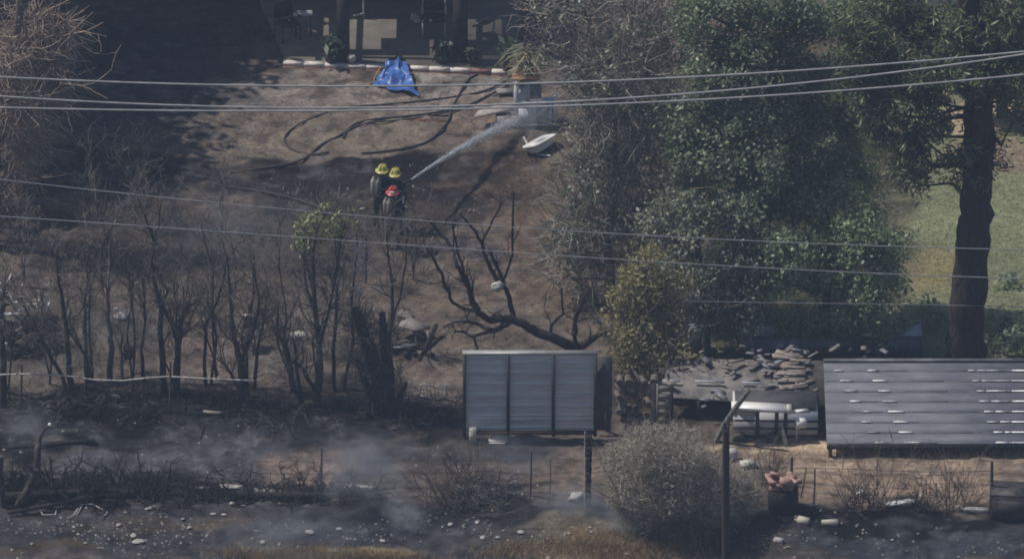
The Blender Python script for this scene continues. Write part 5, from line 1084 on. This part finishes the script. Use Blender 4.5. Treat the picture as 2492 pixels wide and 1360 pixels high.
# ------------------------------------------------------------------ firefighters
def figure(label, base, J, mats, helmet_c, facing, tank=None, extras=None, seed=0):
    """J: joints in metres from the base point; one continuous skinned body"""
    root = thing('person', label, 'person', base); base = np.array(base)
    names = list(J); me = bpy.data.meshes.new('body'); E = [('pelvis', 'belly'), ('belly', 'chest'), ('chest', 'neck'), ('neck', 'head0'), ('head0', 'head1'), ('chest', 'shl'), ('shl', 'ell'), ('ell', 'wrl'), ('wrl', 'hal'), ('chest', 'shr'), ('shr', 'elr'), ('elr', 'wrr'), ('wrr', 'har'),
                              ('pelvis', 'hil'), ('hil', 'knl'), ('knl', 'anl'), ('anl', 'tol'), ('pelvis', 'hir'), ('hir', 'knr'), ('knr', 'anr'), ('anr', 'tor')]
    RAD = dict(pelvis=.17, belly=.175, chest=.19, neck=.075, head0=.095, head1=.085, shl=.10, ell=.07, wrl=.05, hal=.045, shr=.10, elr=.07, wrr=.05, har=.045, hil=.125, knl=.09, anl=.07, tol=.055, hir=.125, knr=.09, anr=.07, tor=.055)
    me.from_pydata([J[n] for n in names], [(names.index(a), names.index(b2)) for a, b2 in E], [])
    o = bpy.data.objects.new('body', me); COL.objects.link(o); sk = o.modifiers.new('s', 'SKIN')
    for i, n in enumerate(names):
        v = me.skin_vertices[0].data[i]; v.radius = (RAD[n], RAD[n]); v.use_root = (n == 'pelvis')
    s2 = o.modifiers.new('u', 'SUBSURF'); s2.levels = s2.render_levels = 2
    dg = bpy.context.evaluated_depsgraph_get(); ev = o.evaluated_get(dg); nm = bpy.data.meshes.new_from_object(ev); nm.name = 'body'
    bpy.data.objects.remove(o); o = bpy.data.objects.new('body', nm); COL.objects.link(o); o.parent = root
    nm.materials.clear()
    for k_ in mats: nm.materials.append(k_)
    hz = J['head0'][2] - .07; hands = [np.array(J['hal']), np.array(J['har'])]; bz_ = J['belly'][2] - .12
    for f in nm.polygons:
        c = np.array(f.center); f.use_smooth = True
        if c[2] > hz and np.linalg.norm(c - np.array(J['head1'])) < .25: f.material_index = 3
        elif min(np.linalg.norm(c - h) for h in hands) < .1: f.material_index = 2
        elif c[2] < bz_: f.material_index = 1 if c[2] > .2 else 4
        else: f.material_index = 0
    # gloves with five fingers closing round the hose
    for side in ('l', 'r'):
        h = np.array(J['ha' + side]); wv = h - np.array(J['wr' + side]); wv /= np.linalg.norm(wv); sdv = np.cross(wv, [0, 0, 1]); sdv /= np.linalg.norm(sdv) + 1e-6; dn = np.cross(sdv, wv); m = MB()
        for q in range(4):
            s0 = base + h + sdv * (q - 1.5) * .024 + wv * .02; ln = (.075, .088, .082, .062)[q]
            m.tube([s0, s0 + wv * ln * .55 - dn * .008, s0 + wv * ln * .8 - dn * .04, s0 + wv * ln * .5 - dn * .065], [.0125, .012, .0105, .009], 6)
        s0 = base + h - sdv * .045 - wv * .02; m.tube([s0, s0 - sdv * .03 + wv * .03 - dn * .015, s0 - sdv * .01 + wv * .055 - dn * .04], [.014, .0125, .010], 6)
        m.build('glove_fingers', mats[2], root, smooth=True)
    # face
    f = np.array(facing) / np.linalg.norm(facing); hc = base + (np.array(J['head0']) + np.array(J['head1'])) / 2; sd_ = np.cross(f, [0, 0, 1])
    m = MB(); rg = np.random.default_rng(1); m.tube([hc + f * .085 + [0, 0, .03], hc + f * .115 - [0, 0, .01], hc + f * .09 - [0, 0, .02]], [.01, .014, .008], 5); m.build('nose', mats[3], root)
    for s in (-1, 1):
        m = MB(); m.rock(hc + f * .085 + sd_ * .033 * s + [0, 0, .025], .022, rg, .8); m.build('eye', BLACK, root)
        m = MB(); m.rock(hc + sd_ * .095 * s, .05, rg, 1.2); m.build('ear', mats[3], root)
    m = MB(); m.tube([hc + f * .088 - sd_ * .025 - [0, 0, .045], hc + f * .094 - [0, 0, .047], hc + f * .088 + sd_ * .025 - [0, 0, .045]], .006, 5); m.build('mouth', RUST, root)
    # helmet: dome, brim longer at the back, ridge
    t = base + np.array(J['head1']) + [0, 0, .02]; m = MB(); n = 18; V = []
    for r, z in [(.185, -.03), (.15, -.01), (.142, .05), (.12, .1), (.07, .135), (.001, .145)]:
        for k_ in range(n):
            a = k_ * 2 * math.pi / n; dv = f * math.cos(a) + sd_ * math.sin(a); rr_ = r * ((1.25 if math.cos(a) < 0 else 1.05) if r > .18 else 1.0); V.append(t + dv * rr_ * .9 + [0, 0, z * .95 - (.03 if (r > .18 and math.cos(a) < -.3) else 0)])
    m.add(V, [[a * n + k_, a * n + (k_ + 1) % n, (a + 1) * n + (k_ + 1) % n, (a + 1) * n + k_] for a in range(5) for k_ in range(n)]); hm = m.build('helmet', helmet_c, root, smooth=True)
    m = MB(); m.tube([t + f * .15 + [0, 0, .03], t + f * .1 + [0, 0, .12], t + [0, 0, .155], t - f * .1 + [0, 0, .12], t - f * .16 + [0, 0, .0]], .014, 5); m.build('ridge', helmet_c, hm)
    m = MB(); m.box(t + f * .155 + [0, 0, .05], (.07, .07, .09), math.atan2(f[1], f[0])); m.build('front_shield', BLACK, hm)
    # air tank on the back
    if tank:
        c = base + np.array(J['chest']) - f * .24; ax = np.array([0, 0, 1.0]); rt_ = sd_
        for s, mt_, nm_ in tank:
            q = c + rt_ * s; m = MB(); m.lathe(q - [0, 0, .3], [(0, 0), (.05, .01), (.078, .05), (.08, .42), (.06, .47), (.025, .5), (.025, .54), (0, .54)], 12); m.build(nm_, mt_, root, smooth=True)
        m = MB(); m.box(c + f * .08, (.3, .05, .5), math.atan2(f[1], f[0]) + math.pi / 2); m.build('harness', BLACK, root)
    # reflective bands
    for key, rr_ in (('chest', .235), ('belly', .205)):
        c = base + np.array(J[key]) - [0, 0, .09]; m = MB(); m.lathe(c, [(rr_ * .98, -.018), (rr_, -.018), (rr_, .018), (rr_ * .98, .018)], 18); m.build('reflective_band', mat('reflective_grey', (0.2, 0.2, 0.15), (0.4, 0.4, 0.25), 6), root)
    return root, f, sd_
navy = mat('navy_turnout', (0.012, 0.014, 0.02), (0.03, 0.032, 0.042), 5, .85)
tan = mat('tan_turnout', (0.13, 0.125, 0.11), (0.24, 0.23, 0.2), 5, .85)
dkt = mat('dark_turnout_trouser', (0.03, 0.032, 0.036), (0.08, 0.078, 0.075), 5, .85)
glv = mat('yellow_glove', (0.35, 0.34, 0.14), (0.55, 0.53, 0.28), 6, .7)
skin = mat('skin', (0.36, 0.2, 0.14), (0.42, 0.25, 0.18), 8, .6)
boot = mat('black_boot', (0.012, 0.012, 0.012), (0.03, 0.03, 0.03), 5, .5)
yel = mat('yellow_helmet', (0.4, 0.37, 0.09), (0.62, 0.58, 0.17), 4, .35, spec=.5)
b1 = gon(926, 556); S_ = 1.02
J1 = dict(pelvis=(0, 0, .96), belly=(.01, .01, 1.14), chest=(.03, .03, 1.38), neck=(.05, .05, 1.56), head0=(.06, .07, 1.66), head1=(.07, .07, 1.76), shl=(-.17, .10, 1.46), ell=(-.16, .26, 1.2), wrl=(.04, .38, 1.14), hal=(.12, .41, 1.14),
          shr=(.2, -.06, 1.46), elr=(.30, .06, 1.2), wrr=(.42, .22, 1.16), har=(.48, .28, 1.16), hil=(-.1, .05, .9), knl=(-.12, .1, .5), anl=(-.14, .04, .1), tol=(-.08, .2, .04), hir=(.1, -.04, .9), knr=(.12, .06, .5), anr=(.1, -.04, .1), tor=(.18, .1, .04))
figure('firefighter on the left, yellow helmet, dark coat and air tanks, facing away', b1, J1, [navy, dkt, navy, skin, boot], yel, (.6, .8, 0),
       tank=[(-.085, mat('pale_tank', (0.34, 0.34, 0.34), (0.46, 0.46, 0.45), 4, .4), 'air_tank'), (.085, mat('grey_tank', (0.16, 0.16, 0.155), (0.25, 0.25, 0.24), 4, .5), 'air_tank')])
b2_ = gon(962, 562)
J2 = dict(pelvis=(-.02, -.02, .93), belly=(.0, .0, 1.12), chest=(.03, .02, 1.36), neck=(.03, .05, 1.54), head0=(.03, .06, 1.63), head1=(.02, .06, 1.73), shl=(-.16, .12, 1.42), ell=(-.02, .34, 1.2), wrl=(.2, .42, 1.24), hal=(.27, .43, 1.26),
          shr=(.2, -.04, 1.42), elr=(.26, -.12, 1.16), wrr=(.2, .04, 1.12), har=(.2, .1, 1.13), hil=(-.11, .06, .88), knl=(-.1, .26, .52), anl=(-.16, .16, .1), tol=(-.06, .32, .04), hir=(.1, -.06, .88), knr=(.16, -.02, .48), anr=(.1, -.18, .1), tor=(.2, -.06, .04))
root2, f2, s2_ = figure('firefighter on the right aiming the hose nozzle, yellow helmet, tan-patched trousers', b2_, J2, [navy, dkt, glv, skin, boot], yel, (.75, .66, 0))
b3 = gon(953, 606)
J3 = dict(pelvis=(0, 0, .95), belly=(.02, .01, 1.12), chest=(.04, .03, 1.36), neck=(.05, .06, 1.53), head0=(.05, .08, 1.61), head1=(.05, .09, 1.70), shl=(-.15, .10, 1.42), ell=(-.1, .3, 1.18), wrl=(.1, .42, 1.1), hal=(.17, .46, 1.1),
          shr=(.22, -.02, 1.42), elr=(.33, .1, 1.16), wrr=(.36, .3, 1.1), har=(.38, .37, 1.1), hil=(-.1, .03, .9), knl=(-.11, .07, .5), anl=(-.12, .0, .1), tol=(-.06, .14, .04), hir=(.11, -.03, .9), knr=(.16, .06, .5), anr=(.18, -.04, .1), tor=(.25, .09, .04))
figure('firefighter in front of the other two, red helmet, tan air tank on the back', b3, J3, [navy, mat('worn_tan_trouser', (0.16, 0.15, 0.135), (0.34, 0.32, 0.28), 3, .85), glv, skin, boot], mat('red_helmet', (0.42, 0.04, 0.05), (0.55, 0.09, 0.09), 4, .35, spec=.5), (.55, .83, 0),
       tank=[(-.07, mat('tan_tank', (0.2, 0.19, 0.17), (0.32, 0.31, 0.28), 4, .5), 'air_tank'), (.05, mat('tan_tank', (0, 0, 0)), 'air_tank')])
m = MB(); t3 = b3 + np.array(J3['head1']); m.box(t3 + [-.02, -.15, .03], (.15, .03, .05), -.3); m.build('helmet_label', WHITE, bpy.data.objects['person.002'])
m = MB(); m.rock(at(976, 456, b2_[1] + .1), .14, rng, .9, 2); m.build('glove', glv, root2)
# nozzle and hose line held
nz0 = b2_ + np.array([.27, .40, 1.27]); tip = at(1000, 438, nz0[1] + .15)
root = thing('hose_nozzle', 'fire hose nozzle held by the right firefighter', 'nozzle', nz0); dn_ = (tip - nz0); dn_ /= np.linalg.norm(dn_)
m = MB(); m.tube([nz0 - dn_ * .1, nz0 + dn_ * .12, tip - dn_ * .06, tip], [.035, .035, .04, .028], 10); m.build('barrel', BLACK, root)
m = MB(); m.bar(nz0 + [0, 0, -.03], nz0 + [0, 0, -.15], .03); m.build('grip', BLACK, root)
m = MB(); m.tube([nz0 - dn_ * .1, b2_ + [.2, .12, 1.12], b2_ + [.1, -.12, 1.0], b2_ + [.26, -.35, .5], b2_ + [.3, -.4, .05], gon(985, 585)], .035, 8); m.build('attack_hose', RUBBER, label='hose line running from the nozzle down past the firefighter', cat='hose', smooth=True)
# water jet
tgt = at(1262, 290, Yr - .1); rng = np.random.default_rng(90); d = tgt - tip; Lj = np.linalg.norm(d)
def jet(t): return tip + d * t + np.array([0, 0, .35 * t * (1 - t) * 1.2])
wmz = bpy.data.materials.new('water_spray'); wmz.use_nodes = True; nt = wmz.node_tree; N = nt.nodes; L = nt.links; b = N['Principled BSDF']; b.inputs['Base Color'].default_value = (.8, .84, .88, 1); b.inputs['Roughness'].default_value = .3; b.inputs['Alpha'].default_value = .55
m = MB(); tt = np.linspace(0, .5, 14); m.tube([jet(t) for t in tt], .022 + tt * .05, 8); root = thing('water_jet', 'white water jet shooting from the nozzle onto the steel rack', 'water jet', tip); m.build('core', wmz, root, smooth=True)
m = MB(); n = 5200; t = rng.random(n) ** .9; sp = .010 + t * .16
P = np.array([jet(a) for a in t]) + rng.normal(size=(n, 3)) * sp[:, None] * .55; dv = np.tile(d / Lj, (n, 1)) * rng.uniform(.05, .16, n)[:, None] + rng.normal(size=(n, 3)) * .006
m.strands(P, dv, .011, rng); m.build('droplets', leafmat('water_drop', [(.5, .55, .6), (.85, .88, .9)], .5), root)

# ------------------------------------------------------------------ smoke, mist and haze
def puff(label, c, size, dens, rz=0.0, tilt=0.0, col=(.72, .78, .88), scale=2.2, seed=0.0, kindname='smoke_plume'):
    import bmesh
    bm = bmesh.new(); bmesh.ops.create_icosphere(bm, subdivisions=3, radius=1.0); me = bpy.data.meshes.new(kindname); bm.to_mesh(me); bm.free()
    o = bpy.data.objects.new(kindname, me); COL.objects.link(o); o.location = c; o.scale = size; o.rotation_euler = (0, tilt, rz)
    m = bpy.data.materials.new('smoke'); m.use_nodes = True; nt = m.node_tree; N = nt.nodes; L = nt.links; N.remove(N['Principled BSDF'])
    v = N.new('ShaderNodeVolumePrincipled'); v.inputs['Color'].default_value = (*col, 1); v.inputs['Anisotropy'].default_value = .2
    tc = N.new('ShaderNodeTexCoord'); ln = N.new('ShaderNodeVectorMath'); ln.operation = 'LENGTH'; L.new(tc.outputs['Object'], ln.inputs[0])
    fr_ = N.new('ShaderNodeMapRange'); fr_.inputs[1].default_value = 1.0; fr_.inputs[2].default_value = .15; fr_.inputs[3].default_value = 0; fr_.inputs[4].default_value = 1; fr_.interpolation_type = 'SMOOTHSTEP'; L.new(ln.outputs['Value'], fr_.inputs[0])
    ad = N.new('ShaderNodeVectorMath'); ad.operation = 'ADD'; ad.inputs[1].default_value = (seed, seed * 2, 0); L.new(tc.outputs['Object'], ad.inputs[0])
    nz = N.new('ShaderNodeTexNoise'); nz.inputs['Scale'].default_value = scale; nz.inputs['Detail'].default_value = 3; nz.inputs['Distortion'].default_value = .6; L.new(ad.outputs[0], nz.inputs['Vector'])
    r2 = N.new('ShaderNodeMapRange'); r2.inputs[1].default_value = .4; r2.inputs[2].default_value = .7; r2.inputs[3].default_value = 0; r2.inputs[4].default_value = dens; L.new(nz.outputs['Fac'], r2.inputs[0])
    mu = N.new('ShaderNodeMath'); mu.operation = 'MULTIPLY'; L.new(fr_.outputs[0], mu.inputs[0]); L.new(r2.outputs[0], mu.inputs[1]); L.new(mu.outputs[0], v.inputs['Density'])
    L.new(v.outputs[0], N['Material Output'].inputs['Volume']); me.materials.append(m); tag(o, label, 'smoke' if 'smoke' in kindname else 'mist', kind='stuff')
def pz(px, py, z): return tuple(on(px, py, z))
puff('thin smoke drifting up beside the charred trunk', pz(880, 1150, 1.0), (1.6, 1.1, 1.5), 1.5, seed=1)
puff('narrow wisp of smoke rising from the foreground', pz(985, 1250, .4), (.9, .7, .5), 3.4, tilt=.5, seed=4, scale=3)
puff('faint smoke at the foot of the charred post', pz(1400, 1215, .4), (1.3, .9, .5), 2.6, seed=7)
puff('faint smoke in front of the dry bush', pz(1520, 1260, .4), (1.1, .9, .6), 2.2, seed=9)
puff('faint bluish smoke at the lower left edge', pz(70, 1040, .7), (1.0, .9, .9), .9, seed=12)
puff('thin smoke layer over the foreground ash', pz(700, 1300, .4), (2.4, 1.8, .6), .8, seed=15)
puff('thin smoke in front of the sheet-metal wall', pz(1230, 1110, .7), (1.8, 1.0, .8), .6, seed=23)
puff('thin smoke drifting behind the burnt saplings', pz(500, 560, 1.2), (4.0, 2.5, 1.4), .22, seed=25)
puff('water mist around the steel rack', pz(1290, 290, .7), (1.1, .8, .9), 1.0, seed=17, kindname='water_mist', col=(.85, .88, .92))
puff('spray mist along the far end of the jet', tuple(jet(.75)), (1.1, .4, .35), 1.2, seed=19, kindname='water_mist', col=(.85, .88, .92), tilt=-.12)
m = MB(); m.box((0, 0, 48), (480, 480, 100)); hz_ = m.build('haze', None, kind='stuff', label='blue-grey smoky haze filling the air', cat='haze')
hm = bpy.data.materials.new('haze'); hm.use_nodes = True; nt = hm.node_tree; N = nt.nodes; N.remove(N['Principled BSDF']); v = N.new('ShaderNodeVolumePrincipled')
v.inputs['Color'].default_value = (.48, .62, .9, 1); v.inputs['Density'].default_value = .00054; v.inputs['Anisotropy'].default_value = .0
nt.links.new(v.outputs[0], N['Material Output'].inputs['Volume']); hz_.data.materials.append(hm); hm.cycles.homogeneous_volume = True
